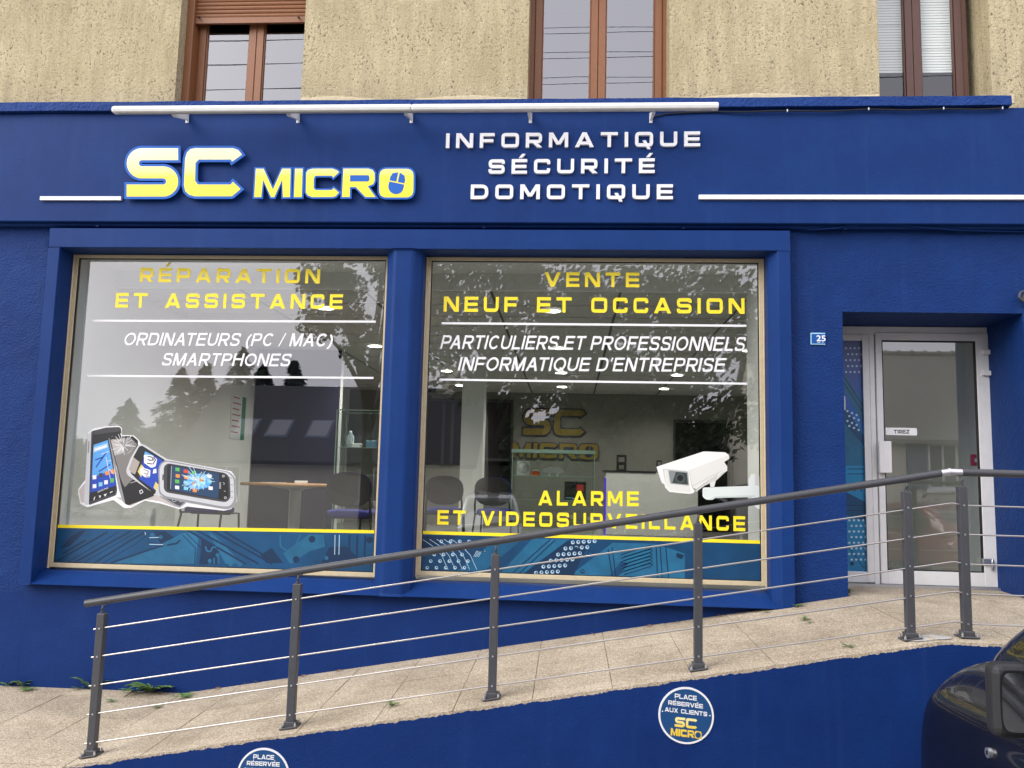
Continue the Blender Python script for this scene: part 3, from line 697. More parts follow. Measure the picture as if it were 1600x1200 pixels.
# dark rooms and a blind behind the upper windows
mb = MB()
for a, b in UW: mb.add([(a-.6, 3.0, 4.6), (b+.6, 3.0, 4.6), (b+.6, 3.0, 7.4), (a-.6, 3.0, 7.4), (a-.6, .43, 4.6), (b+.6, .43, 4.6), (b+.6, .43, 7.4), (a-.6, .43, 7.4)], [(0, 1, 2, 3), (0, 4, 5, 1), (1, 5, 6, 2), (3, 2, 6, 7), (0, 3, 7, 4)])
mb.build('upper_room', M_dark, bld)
M_blind = mat('white_blind_slat', (.86, .87, .85), .7)
mb = MB(); z = zf(1440, 117, .36)
for i in range(52):
    zz = z+.025*i
    mb.quad((2.4, .318, zz), (3.26, .318, zz), (3.26, .323, zz+.0247), (2.4, .323, zz+.0247))
mb.build('blind', M_blind, f3, fix=False)
mb = MB(); mb.box(2.42, 3.34, .33, .50, 4.80, 4.835); mb.build('inner_sill', M_white, f3)
mb = MB()
mb.lathe([(0, 0), (.035, 0), (.045, .06), (.04, .13), (.0, .14)], (2.66, .40, 4.835), 12); mb.build('white_vase', M_white, f3)
mb = MB(); mb.box(2.70, 2.80, .38, .40, 4.836, 4.99); mb.build('green_card', mat('pale_green_card', (.35, .62, .35), .6), f3)
mb = MB(); mb.lathe([(0, 0), (.03, .0), (.03, .05), (0, .08)], (3.0, .40, 4.835), 12); mb.build('white_egg_cup', M_white, f3)

# door set: frame > side panel, leaf parts
DY = .60
X0, X1 = xf(1316, 700, DY)-.05, xf(1555, 600, DY)
ZT, ZB = zf(1440, 511, DY), ramp_z(3, .6)+.01
mb = MB(); w = .065; xm = xf(1366, 700, DY)
mb.box(X0, X0+w, DY, DY+.07, ZB, ZT); mb.box(X1-w, X1, DY, DY+.07, ZB, ZT); mb.box(X0+w, X1-w, DY, DY+.07, ZT-.07, ZT); mb.box(xm-.022, xm+.022, DY+.001, DY+.07, ZB+.0, ZT-.07)
door = mb.build('door', M_alu, bld, bevel=.003, label='white aluminium glazed shop door with narrow side panel')
# side light
sx0, sx1 = X0+w, xm-.022; zz0, zz1 = ZB+.02, ZT-.073
gx0, gx1 = xf(1316, 700, DY)-.02, xf(1351, 700, DY); gz0, gz1 = zf(1340, 893, DY), zf(1335, 532, DY)
mb = MB(); mb.box(sx0, gx0, DY-.004, DY+.06, zz0, zz1); mb.box(gx1, sx1-.003, DY-.004, DY+.06, zz0, zz1); mb.box(gx0, gx1, DY-.004, DY+.06, zz0, gz0); mb.box(gx0, gx1, DY-.004, DY+.06, gz1, zz1)
mb.box((gx0+gx1)/2, (gx0+gx1)/2+.03, DY-.006, DY, ZB+.06, ZB+.066)
mb.build('side_panel_frame', M_alu, door, bevel=.003)
mb = MB(); mb.box(gx0, gx1, DY+.02, DY+.028, gz0, gz1); mb.build('side_pane', M_pane, door)
# leaf
lx0, lx1 = xm+.028, X1-w+.02; LY = DY-.012
hx0, hx1 = xf(1382, 700, LY), xf(1531, 700, LY); hz0, hz1 = zf(1460, 893, LY), zf(1450, 532, LY)
lz0, lz1 = ZB+.012, ZT-.055
mb = MB(); mb.box(lx0, hx0, LY, LY+.06, lz0, lz1); mb.box(hx1, lx1, LY, LY+.06, lz0, lz1); mb.box(hx0, hx1, LY+.0005, LY+.06, lz0, hz0); mb.box(hx0, hx1, LY+.0005, LY+.06, hz1, lz1)
mb.box((hx0+hx1)/2-.0, (hx0+hx1)/2+.035, LY-.002, LY+.01, lz0+.07, lz0+.077)
mb.build('door_leaf', M_alu, door, bevel=.003)
mb = MB()
for q in ((hx0, hx1, hz1-.012, hz1), (hx0, hx1, hz0, hz0+.010), (hx0, hx0+.010, hz0, hz1), (hx1-.014, hx1, hz0, hz1)): mb.box(q[0], q[1], LY+.008, LY+.03, q[2], q[3])
mb.build('gasket', M_seal, door)
mb = MB(); mb.box(hx0, hx1, LY+.022, LY+.030, hz0, hz1); mb.build('door_pane', M_pane, door)
p = W(1384, 714, LY-.05); mb = MB()
mb.box(p.x-.055, p.x+.050, LY-.055, LY-.035, p.z-.135, p.z+.135); mb.box(p.x-.052, p.x-.030, LY-.04, LY, p.z-.12, p.z+.12)
mb.build('door_handle', M_alu, door, bevel=.006, seg=2)
for v in (553, 586, 880):
    q = W(1543, v, LY-.02); mb = MB()
    mb.box(q.x-.04, q.x+.030, LY-.035, LY, q.z-.004, q.z+.036); mb.tube([(q.x+.038, LY-.022, q.z+.034), (q.x+.038, LY-.022, q.z-.05)], .013, 12)
    mb.build('hinge', M_aluS if v == 880 else M_alu, door, bevel=.002)
mb = MB(); mb.box(X0, X1, DY-.06, DY+.07, ZB-.03, ZB+.010); mb.build('threshold', M_aluS, door, bevel=.003)
q = W(1318, 630, DY-.02); mb = MB(); mb.box(q.x-.012, q.x+.014, DY-.03, DY, q.z-.06, q.z+.06); mb.build('bell_plate', M_alu, door, bevel=.004)

# ================================================================== FASCIA SIGNS
YS = FAS-.045
M_logoB = mat('logo_blue_acrylic', (.022, .125, .50), .5, spec=.2)
zb_, zt_ = zf(420, 311, YS), zf(420, 228, YS)
YEL = [(0, (.93, .76, .035)), (.42, (.94, .80, .06)), (.52, (.95, .87, .26)), (1, (.95, .94, .66))]
M_logoY = zgrad('logo_yellow_print', zb_, zt_, YEL)
zbm, ztm = zf(520, 311, YS), zf(520, 261, YS)
sign = thing('shop_sign', tuple(W(420, 311, YS)), 'raised yellow SC MICRO logo with bright blue outline on the blue fascia', 'shop sign')
TL = lambda a, b: (lambda p: (p.x, p.z))(W(170+a/3.2, 210+b/3.2, YS))
build_logo(TL, YS, .012, M_logoB, M_logoY, M_logoB, sign)
mb = MB()
for u, v in ((225, 250), (225, 300), (330, 250), (330, 300), (408, 300), (466, 290), (486, 290), (541, 300), (602, 285)):
    q = W(u, v, YS); mb.tube([(q.x, YS+.012, q.z), (q.x, FAS, q.z)], .006, 8)
mb.build('spacer', M_aluS, sign, kind='stuff')
def raised_words(txt, u0, u1, v0, v1, vt, label):
    a, b = W(u0, v0, YS+.02), W(u1, v1, YS+.02); cap = W((u0+u1)/2, vt, YS+.02).z-(a.z+b.z)/2
    r = thing('sign_lettering', ((a.x+b.x)/2, YS+.02, a.z), label, 'sign lettering', 'raised white words on the fascia')
    line_text(txt, (a.x, a.z), (b.x, b.z), YS+.02, cap, M_white, r, dep=.026, t=.23, gap=.46)
    mb = MB()
    for i in range(6):
        x = a.x+(b.x-a.x)*(i+.5)/6
    return r
raised_words('INFORMATIQUE', 696.5, 1094, 231, 228.3, 206.8, 'raised white lettering INFORMATIQUE, top line of three on the fascia')
raised_words('SÉCURITÉ', 763, 1023, 271.3, 270, 248, 'raised white lettering SÉCURITÉ, middle line of three on the fascia')
raised_words('DOMOTIQUE', 735, 1051.5, 311, 311, 288, 'raised white lettering DOMOTIQUE, bottom line of three on the fascia')
a, b = W(62, 309.5, YS+.02), W(189, 308.5, YS+.02); mb = MB(); mb.box(a.x, b.x, YS+.02, FAS, a.z-.017, a.z+.017)
mb.build('sign_stripe', M_white, bevel=.002, label='short white stripe left of the yellow logo', cat='sign stripe', group='white stripes on the fascia')
a, b = W(1092, 307.5, YS+.02), W(1600, 303, YS+.02); mb = MB(); mb.box(a.x, 5.6, YS+.02, FAS, a.z-.019, a.z+.019)
mb.build('sign_stripe', M_white, bevel=.002, label='long white stripe running right from the raised words', cat='sign stripe', group='white stripes on the fascia')

# light bar over the sign
LBY = -.40
a, b = W(177, 171, LBY), W(1122, 167, LBY); zc = (a.z+b.z)/2
bar = thing('sign_light', ((a.x+b.x)/2, LBY, zc), 'long white tubular light bar on five brackets above the sign', 'light bar')
mb = MB(); sec = [(-.030, -.024), (-.036, -.004), (-.030, .018), (-.012, .030), (.012, .030), (.034, .018), (.040, -.004), (.034, -.020), (.02, -.030), (-.018, -.030)]
xm_ = (W(643, 170, LBY)).x
for x0, x1, k in ((a.x, xm_-.0012, 1), (xm_+.0012, b.x, .985)):
    n = len(sec); vs = []
    for x, s in ((x0, .8), (x0+.012, 1), (x1-.012, 1), (x1, .92)): vs += [(x, LBY+y*s*k, zc+z*s*k) for y, z in sec]
    fs = [(i*n+j, i*n+(j+1) % n, (i+1)*n+(j+1) % n, (i+1)*n+j) for i in range(3) for j in range(n)]
    mb.add(vs, fs, False); mb.add(vs[:n], [tuple(range(n))]); mb.add(vs[3*n:], [tuple(range(n))])
mb.build('housing', M_whiteB, bar)
mb = MB(); mb.box(a.x+.05, b.x-.05, LBY-.012, LBY+.016, zc-.033, zc-.029); mb.build('diffuser', mat('grey_light_diffuser', (.42, .42, .41), .3), bar)
for u in (293, 466, 643, 829, 1017):
    x = xf(u, 183, FAS); mb = MB(); zz = zf(u, 187, FAS)
    mb.box(x-.013, x+.013, FAS-.006, FAS, zz-.030, zz+.055)
    P = [(FAS-.006, zz-.005), (FAS-.006, zz+.055), (LBY+.02, zc-.031), (LBY+.02, zc-.040), (LBY+.05, zc-.042)]
    vs = [(x+s, y, z) for s in (-.011, .011) for y, z in P]; n = 5
    mb.add(vs, [(0, 1, 2, 3, 4), (9, 8, 7, 6, 5)]+[(i, (i+1) % n, n+(i+1) % n, n+i) for i in range(n)])
    mb.tube([(x, FAS-.009, zz-.019), (x, FAS, zz-.019)], .006, 8)
    mb.build('bracket', M_whiteB, bar)
# black cable from the bar along the underside of the ledge
pth = [W(1017, 183, FAS-.012), W(1040, 178, FAS-.012), W(1080, 175.5, FAS-.014), W(1120, 174.5, FAS-.014), W(1160, 175, -.145), W(1205, 173.5, -.15), W(1230, 173, -.15), W(1290, 174, -.15), W(1357, 170.5, -.15), W(1420, 172, -.15), W(1474, 170, -.15), W(1530, 171, -.15), W(1566, 169, -.15)]
mb = MB(); mb.tube(pth, .006, 6); cb = mb.build('cable', M_black, label='black cable running from the light bar along the ledge underside', cat='cable')
mb = MB()
for u, v in ((1230, 173), (1357, 170.5), (1474, 169.5), (1566, 169)):
    q = W(u, v, -.158); mb.box(q.x-.004, q.x+.004, -.166, -.148, q.z-.010, q.z+.010)
mb.build('cable_clip', M_aluS, cb, kind='stuff')
# blue pipe in the gap below the fascia and the loose painted cable at its right
pz_ = zf(800, 353.0, -.045)
mb = MB(); mb.tube([(X_L, -.045, pz_), (-2, -.045, pz_-.001), (1.2, -.045, pz_), (4, -.045, pz_+.002), (X_R, -.045, pz_)], .021, 12)
for x in (-4.1, -.75, .9, 2.2, 4.0): mb.box(x-.012, x+.012, -.07, -.0, pz_-.026, pz_+.026)
mb.build('pipe', M_surr, label='blue painted pipe running under the fascia', cat='pipe')
mb = MB(); mb.tube([W(1235, 357, -.02), W(1270, 359, -.05), W(1300, 357, -.075), W(1340, 351, -.08), W(1385, 350, -.08), W(1440, 355, -.08), W(1500, 360, -.05), W(1600, 362, -.03), W(1660, 361, -.03)], .007, 6)
mb.build('painted_cable', M_surr, label='loose blue painted cable sagging below the pipe at the right', cat='cable')
# house number plaque
q0, q1 = W(1266, 520, -.004), W(1289.5, 539, -.004)
pl = thing('house_number', ((q0.x+q1.x)/2, -.01, q1.z), 'small blue enamel plaque 25 with pale border beside the door', 'house number')
mb = MB(); mb.box(q0.x, q1.x, -.012, 0, q1.z, q0.z); mb.build('border', mat('enamel_pale_blue', (.35, .62, .78), .2), pl, bevel=.003)
M_enam = mat('enamel_blue', (.012, .09, .33), .12)
mb = MB(); mb.box(q0.x+.008, q1.x-.001, -.0145, -.011, q1.z+.010, q0.z-.010); mb.build('plate', M_enam, pl)
font_text('25', q0.x+.045, q0.x+.118, q1.z+.030, .048, -.0152, M_white, 'number', pl, bold=.02)
mb = MB(); mb.box(q0.x+.05, q0.x+.075, -.0150, -.0145, q1.z+.018, q1.z+.022); mb.box(q0.x+.09, q0.x+.10, -.0150, -.0145, q1.z+.018, q1.z+.022); mb.build('print', M_white, pl)
# hook on the wall at the far right
q = W(1594, 465, -.02); mb = MB()
mb.tube([(q.x+.05, -.005, q.z-.06), (q.x+.05, -.06, q.z-.05), (q.x+.0, -.06, q.z-.035), (q.x-.03, -.06, q.z), (q.x-.015, -.06, q.z+.035), (q.x+.02, -.06, q.z+.045), (q.x+.06, -.06, q.z+.03), (q.x+.075, -.06, q.z)], .010, 8)
mb.tube([(q.x+.03, 0, q.z), (q.x+.03, -.05, q.z)], .03, 12)
mb.build('wall_hook', M_grey, label='dark metal hook on the wall right of the door', cat='hook')

# ================================================================== HANDRAIL
HY = -1.50
rail = thing('handrail', tuple(W(145, 1185, HY)), 'anthracite handrail with steel rods climbing along the ramp edge', 'handrail')
posts = []
for ub, vb, ut, vt in ((145, 1186, 158, 958), (455, 1143, 464, 912), (768, 1096, 775, 866), (1090, 1050, 1091, 818), (1424, 1003, 1414.5, 768), (1510, 996, 1503, 760)):
    b_, t_ = W(ub, vb, HY), W(ut, vt, HY); posts.append(((b_.x+t_.x)/2, ramp_z((b_.x+t_.x)/2, HY), t_.z))
posts.append((3.75, ramp_z(3.75, HY), posts[5][2]))
hp0, hp1 = W(134, 943, HY), W(1483, 737.5, HY)
def rail_z(x): return hp0.z+(hp1.z-hp0.z)*(x-hp0.x)/(hp1.x-hp0.x) if x < hp1.x else hp1.z-.006*(x-hp1.x)
mb = MB(); HR = .0235
mb.tube([(hp0.x, HY, hp0.z), (hp1.x-.05, HY, rail_z(hp1.x-.05))], HR, 20)
mb.build('rail_tube', M_grey, rail)
mb = MB(); mb.tube([(hp1.x+.075, HY, rail_z(hp1.x+.075)), (6.0, HY, rail_z(6.0))], HR, 20); mb.build('rail_tube', M_grey, rail)
M_joint2 = mat('bare_metal_joint', (.72, .72, .73), .35, metal=.7)
mb = MB(); mb.tube([(hp1.x-.055, HY, rail_z(hp1.x-.055)), (hp1.x-.002, HY, rail_z(hp1.x)), (hp1.x+.08, HY, rail_z(hp1.x+.08))], HR-.003, 20)
mb.tube([(hp1.x-.006, HY, rail_z(hp1.x)-.0), (hp1.x+.004, HY, rail_z(hp1.x))], HR+.0015, 20)
mb.build('rail_joint', M_joint2, rail)
PW = .0255
bolts_1 = [981, 1025, 1070, 1114, 1159]; bolts_5 = [793, 838, 884, 931, 978]
zl = [W(153, v, HY).z-posts[0][1] for v in bolts_1]; zr_ = [W(1420, v, HY).z-posts[4][1] for v in bolts_5]
hb = [(p+q)/2 for p, q in zip(zl, zr_)]
def rod_h(k): return hb[k]
for i, (x, zb, zt) in enumerate(posts):
    mb = MB(); mb.box(x-PW, x+PW, HY-PW, HY+PW, zb, zt)
    po = mb.build('post', M_grey, rail, bevel=.004, seg=2)
    mb = MB(); sl = (ramp_z(x+.1, HY)-ramp_z(x-.1, HY))/.2
    Mx = Matrix.Translation((x, HY, zb)) @ Matrix.Rotation(-math.atan(sl), 4, 'Y')
    mb.box(-.055, .055, -.055, .055, .002, .012, Mx); mb.build('base_plate', M_grey, po, bevel=.003)
    mb = MB(); mb.box(x-.036, x+.036, HY-.036, HY+.036, zb+.006, zb+.042); mb.build('base_collar', M_grey, po, bevel=.006, seg=2)
    mb = MB()
    for dx in (-.044, .044):
        for dy in (-.044, .044):
            p = Mx @ Vector((dx, dy, .012)); mb.tube([p, p+Vector((0, 0, .014))], .008, 6); mb.tube([p+Vector((0, 0, .012)), p+Vector((0, 0, .022))], .0045, 6)
    mb.build('anchor_bolt', M_aluS, po, kind='stuff')
    zr2 = rail_z(x)-HR
    mb = MB(); mb.tube([(x, HY, zt-.004), (x, HY, zt+.012)], .014, 12); mb.tube([(x, HY, zt), (x, HY, zt+.018), (x+.001, HY-.010, zt+.03), (x+.003, HY-.010, zr2-.018), (x+.002, HY, zr2+.004)], .0075, 8)
    mb.box(x-.025, x+.025, HY-.012, HY+.012, zr2-.0005, zr2+.006)
    mb.build('rail_support', M_grey, po, bevel=0)
    mb = MB()
    for k in range(5): mb.tube([(x, HY-PW-.004, zb+hb[k]), (x, HY-PW+.002, zb+hb[k])], .0062, 10)
    mb.build('rod_screw', M_aluS, po, kind='stuff')
kx = W(1484, 800, HY).x
for k in range(5):
    z0 = posts[0][1]+hb[k]; z4 = posts[4][1]+hb[k]; z5 = posts[5][1]+hb[k]
    sl = (z4-z0)/(posts[4][0]-posts[0][0])
    mb = MB(); yr = HY-.012
    zk = z4+sl*(kx-posts[4][0]); zk = min(zk, z5+.012)
    p0 = (posts[0][0]-.045, yr, z0-sl*.045)
    mb.tube([p0, (posts[2][0], yr, z0+sl*(posts[2][0]-posts[0][0])-.002), (kx-.012, yr, zk-.003), (kx+.012, yr, zk), (posts[5][0], yr, z5), (6.0, yr, z5-.02)], .0052, 8)
    mb.build('rod', M_steel, rail)
# ================================================================== STICKERS ON THE GLASS
class D:
    """a flat print on the glass: polygons and strokes measured in a zoomed view, stacked 0.1 mm apart"""
    def __init__(s, root, Y, ox, oy, sc): s.root, s.Y, s.ox, s.oy, s.sc, s.k = root, Y, ox, oy, sc, 0
    def P(s, a, b): p = W(s.ox+a/s.sc, s.oy+b/s.sc, s.Y); return (p.x, p.z)
    def y(s): s.k += 1; return s.Y-.0001*s.k
    def poly(s, m, *polys, name='print', smooth=0, **tags):
        mb = MB(); y = s.y()
        for pts in polys:
            if smooth: pts = [tuple(p) for p in rnd([Vector(p) for p in pts], smooth, True, 4)]
            mb.poly([s.P(*p) for p in pts], y)
        return mb.build(name, m, s.root, fix=False, **(dict(kind='stuff') if len(polys) > 1 else {}), **tags)
    def lines(s, m, w, *paths, name='print', closed=False, rad=0):
        mb = MB(); y = s.y()
        for pts in paths:
            pts = [Vector(p) for p in pts]
            if rad: pts = rnd(pts, rad, closed, 4)
            a, b = strip(pts, w, closed); n = len(a); k = n if closed else n-1
            A = [s.P(*p) for p in a]+[s.P(*p) for p in b]
            mb.add([(p[0], y, p[1]) for p in A], [(i, (i+1) % n, n+(i+1) % n, n+i) for i in range(k)])
        return mb.build(name, m, s.root, fix=False, kind='stuff')
    def dots(s, m, r, pts, name='print', n=10, ry=None):
        mb = MB(); y = s.y()
        for a, b in pts:
            mb.poly([s.P(a+r*math.cos(2*math.pi*i/n), b+(ry or r)*math.sin(2*math.pi*i/n)) for i in range(n)], y)
        return mb.build(name, m, s.root, fix=False, kind='stuff')
def flat(name, col, rough=.4): return mat(name, col, rough)
def vinyl_words(txt, u0, u1, vl, vr, cap_px, label, m=M_vinY, gap=.42, Y=GF, t=.24):
    a, b = W(u0, vl, Y), W(u1, vr, Y); cap = W((u0+u1)/2, (vl+vr)/2-cap_px, Y).z-W((u0+u1)/2, (vl+vr)/2, Y).z
    r = thing('window_lettering', ((a.x+b.x)/2, Y, a.z), label, 'window lettering')
    line_text(txt, (a.x, a.z), (b.x, b.z), Y, cap, m, r, t=t, gap=gap)
    return r
def vinyl_line(u0, v0, u1, v1, wpx, label, m, Y=GF, name='window_stripe', cat='window stripe'):
    a, b = W(u0, v0, Y), W(u1, v1, Y); h = wpx/186/2; mb = MB()
    mb.add([(a.x, Y, a.z-h), (b.x, Y, b.z-h), (b.x, Y, b.z+h), (a.x, Y, a.z+h)], [(0, 1, 2, 3)])
    return mb.build(name, m, label=label, cat=cat, fix=False)
def vinyl_sans(txt, u0, u1, vl, vr, cap_px, label):  # sans italic
    a, b = W(u0, vl, GF), W(u1, vr, GF); cap = cap_px/186.5
    r = thing('window_lettering', ((a.x+b.x)/2, GF, a.z), label, 'window lettering')
    gl = [sans(c) for c in txt]; gap = .145; sh = .21; kern = [-.13 if txt[i:i+2] in ('AT', 'TA', 'PA') else 0 for i in range(len(txt))]
    k = (b.x-a.x-sh*cap)/(sum(w for w, _ in gl)+gap*(len(txt)-1)+sum(kern)); x = a.x; sl_ = (b.z-a.z)/(b.x-a.x)
    for (w, g), kn in zip(gl, kern):
        if g:
            mb = MB(); put_glyph(mb, g, (x, a.z+sl_*(x-a.x)), (k, sl_*k), (sh*cap, cap), GF, 0); mb.build('letter', M_vinW, r, fix=False)
        x += (w+gap+kn)*k
vinyl_words('RÉPARATION', 218, 499.5, 440.5, 443, 22.5, 'yellow window lettering RÉPARATION at the top of the left window')
vinyl_words('ET ASSISTANCE', 180, 535, 480.5, 483, 23, 'yellow window lettering ET ASSISTANCE in the left window')
vinyl_sans('ORDINATEURS (PC / MAC)', 192, 522, 539.5, 541.5, 21, 'white italic lettering ORDINATEURS (PC / MAC) in the left window')
vinyl_sans('SMARTPHONES', 252, 456, 571, 572.5, 20.5, 'white italic lettering SMARTPHONES in the left window')
vinyl_line(145, 501, 587, 502.5, 3.4, 'white stripe above the ORDINATEURS lettering', M_vinW)
vinyl_line(136, 587, 583.5, 590.5, 3.2, 'white stripe below the SMARTPHONES lettering', M_vinW)
vinyl_words('VENTE', 850.5, 999, 448, 449, 23, 'yellow window lettering VENTE at the top of the right window')
vinyl_words('NEUF ET OCCASION', 693, 1163.5, 487, 490.5, 24, 'yellow window lettering NEUF ET OCCASION in the right window')
vinyl_line(690, 505, 1166, 509, 3.4, 'white stripe above the PARTICULIERS lettering', M_vinW)
vinyl_sans('PARTICULIERS ET PROFESSIONNELS', 687.5, 1167, 545, 548.5, 22, 'white italic lettering PARTICULIERS ET PROFESSIONNELS in the right window')
vinyl_sans('INFORMATIQUE D’ENTREPRISE', 715, 1136, 579, 581, 21.5, 'white italic lettering INFORMATIQUE D’ENTREPRISE in the right window')
vinyl_line(687, 593, 1167, 599.5, 3.2, 'white stripe below the INFORMATIQUE D’ENTREPRISE lettering', M_vinW)
vinyl_words('ALARME', 841, 998, 789.5, 791, 23, 'yellow window lettering ALARME beside the printed camera', gap=.40)
vinyl_words('ET VIDEOSURVEILLANCE', 683, 1164.5, 819.5, 830, 23, 'yellow window lettering ET VIDEOSURVEILLANCE behind the handrail', gap=.40)
M_glue = mat('dried_glue_speck', (.62, .62, .58), .8)
mb = MB(); rg = random.Random(12)
for cu, cv, su, sv, n_ in ((575, 438, 18, 14, 16), (690, 428, 14, 10, 8), (585, 470, 8, 18, 8), (160, 560, 30, 60, 7), (1080, 470, 40, 30, 7)):
    for _ in range(n_):
        q = W(cu+rg.gauss(0, su), cv+rg.gauss(0, sv), GF); r_ = rg.uniform(.002, .0065)
        if not (WIN[0][0]+.06 < q.x < WIN[0][1]-.05 or WIN[1][0]+.05 < q.x < WIN[1][1]-.05) or q.z > 3.46: continue
        mb.add([(q.x+r_*math.cos(1.26*i)*rg.uniform(.5, 1.3), GF-.0018, q.z+r_*math.sin(1.26*i)*rg.uniform(.5, 1.3)) for i in range(5)], [(0, 1, 2, 3, 4)])
mb.build('glue_specks', M_glue, kind='stuff', label='dried pale glue specks on the shop window glass', fix=False)
# circuit board bands along the bottoms of the windows
M_cb0 = mat('circuit_print_blue', (.005, .062, .150), .35, var=.30, vscale=2.2)
M_cb1 = mat('circuit_print_pale', (.016, .125, .235), .35, var=.25, vscale=4)
M_cb2 = mat('circuit_print_dark', (.005, .028, .075), .35)
M_cb3 = mat('circuit_print_mid', (.005, .050, .125), .35, var=.25, vscale=3)
M_cbw = mat('circuit_print_white', (.42, .58, .68), .35)
def band(k, ua, ub, va, vb, label):
    a, b, zt, zb = WIN[k]; a += .032; b -= .032; zb += .040
    l, r = W(ua, va, GF), W(ub, vb, GF)
    rt = thing('circuit_decal', ((a+b)/2, GF, zb), label, 'window decal', 'circuit board bands on the windows')
    mb = MB(); mb.add([(a, GF, zb), (b, GF, zb), (b, GF, r.z-.012), (a, GF, l.z-.012)], [(0, 1, 2, 3)]); mb.build('band', M_cb0 if k == 0 else M_cb3, rt, fix=False)
    mb = MB(); h = .0135; y = GF-.0014
    mb.add([(a, y, l.z-h), (b, y, r.z-h), (b, y, r.z+h), (a, y, l.z+h)], [(0, 1, 2, 3)]); mb.build('yellow_edge', M_vinY, rt, fix=False)
    return rt
# left band (zoom origin 60,640 at 4.444; x from 110 to 2350, y 845..1065)
c0 = band(0, 85, 589, 822, 831, 'blue circuit board print with yellow top edge, left window')
d = D(c0, GF, 60, 640, 4.444)
d.poly(M_cb2, [(225, 880), (290, 840), (330, 840), (215, 950), (150, 965)], [(800, 845), (880, 845), (985, 915), (905, 985), (860, 950)], [(1130, 880), (1255, 985), (1255, 1075), (1115, 1075), (1130, 960)], [(1960, 1075), (2020, 955), (2140, 950), (2200, 1010), (2230, 1078), (2160, 1078), (2120, 1020), (2050, 1020), (2010, 1078)], [(1540, 1010), (1620, 960), (1700, 1065), (1580, 1065)])
d.poly(M_cb1, [(480, 1068), (820, 950), (1000, 860), (1080, 850), (1110, 900), (1090, 1070)], [(1300, 1072), (1420, 1072), (1230, 880), (1180, 850)], [(1750, 1072), (1880, 985), (1990, 950), (1980, 868), (1880, 866), (1700, 1000)])
d.lines(M_cb2, 13, [(130, 1050), (480, 850)], [(250, 1062), (640, 845)], [(390, 1064), (620, 920), (740, 850)], [(170, 1000), (330, 905)], [(500, 1066), (840, 950), (960, 930), (985, 905)], [(1040, 840), (1440, 1072)], [(1100, 838), (1530, 1072)], [(1210, 840), (1620, 1070)], [(1290, 846), (1660, 1066)], [(2160, 868), (2155, 1078)], [(2215, 870), (2210, 1080)], [(2270, 872), (2262, 1080)])
d.lines(M_cb2, 6, [(200, 1062), (560, 848)], [(310, 1064), (690, 846)], [(450, 1064), (680, 930), (770, 860)], [(760, 895), (850, 888)], [(760, 920), (880, 940)], [(1000, 870), (1090, 960), (1085, 1070)], [(1030, 860), (1140, 970), (1140, 1070)])
d.lines(M_cb1, 10, [(1160, 950), (1170, 985), (1200, 985), (1205, 955), (1235, 955)], [(1190, 1050), (1190, 1072)], [(1220, 1030), (1220, 1072)], [(1250, 1020), (1250, 1072)], [(1680, 868), (1680, 950), (1760, 1000), (1820, 868)], rad=14)
d.lines(M_cbw, 5, [(745, 870), (740, 850)], [(770, 890), (850, 886)], [(770, 935), (880, 938)], [(2060, 870), (2056, 1078)], [(2090, 870), (2085, 1078)])
d.dots(M_cb1, 14, [(790, 870), (850, 886), (880, 938), (1190, 1050), (1245, 1010), (1335, 1075), (1400, 1075), (2000, 1030)])
d.dots(M_cb2, 24, [(1900, 900), (2300, 905), (1790, 1040)])
d.dots(M_cb2, 55, [(2075, 1035)], ry=30)
# right band (zoom origin 500,820 at 4.0 ; x 640..2770, y 55..360)
c1 = band(1, 662, 1190, 832, 847, 'blue circuit board print with white solder dots, right window')
d = D(c1, GF, 500, 820, 4.0)
d.poly(M_cb1, [(1130, 300), (1330, 85), (1560, 92), (1260, 315)], [(1560, 320), (1830, 112), (2100, 118), (2280, 180), (2280, 340), (1700, 330)])
d.poly(M_cb2, [(1250, 320), (1545, 100), (1680, 105), (1580, 330)], [(640, 70), (870, 70), (640, 170)])
d.poly(M_cb3, [(1800, 330), (1880, 230), (1930, 240), (1850, 340)])
d.lines(M_cb1, 5, *[[(860+14*i, 292), (1120+14*i, 78)] for i in range(12)])
d.lines(M_cbw, 3, *[[(640+45*i, 90), (700+45*i, 130), (760+45*i, 190), (800+45*i, 280)] for i in range(5)])
d.lines(M_cbw, 3, *[[(960+10*i, 200), (980+10*i, 165), (1010+8*i, 165)] for i in range(4)])
d.lines(M_cb2, 7, [(1240, 310), (1470, 95)], [(1200, 305), (1440, 90)])
dots = [(670+58*i+22*j, 268-14*i-41*j*1.0+i*14) for i in range(6) for j in range(5)]
dots = [(x, y) for x, y in dots if 645 < x < 990-0.4*(y-70) and 70 < y < 285]
d.dots(M_cbw, 11, dots); d.dots(M_cb0, 5, [(x+2, y-2) for x, y in dots])
dots2 = [(1350+34*i+46*j, 300-2*i-38*j) for i in range(5) for j in range(6)]
dots2 = [(x, y) for x, y in dots2 if 80 < y < 320]
d.dots(M_cbw, 12, dots2); d.dots(M_cb0, 6, [(x+2, y-2) for x, y in dots2])
d.lines(M_cb2, 5, *[[(1880, 190+22*i), (1900, 180+22*i), (2060, 130+22*i), (2080, 140+22*i), (2060, 152+22*i), (1900, 202+22*i)] for i in range(6)], rad=8)
d.lines(M_cb2, 6, [(1800, 150), (1830, 340)], [(1825, 140), (1850, 335)], [(2100, 125), (2110, 345)], [(2125, 125), (2140, 345)], [(2160, 128), (2180, 345)])
d.dots(M_cb2, 14, [(1690, 180), (1640, 290), (1600, 150)]); d.dots(M_cb1, 8, [(1690, 180), (1640, 290)])
d.poly(M_cb2, [(2230, 175), (2275, 190), (2260, 215), (2225, 200)])
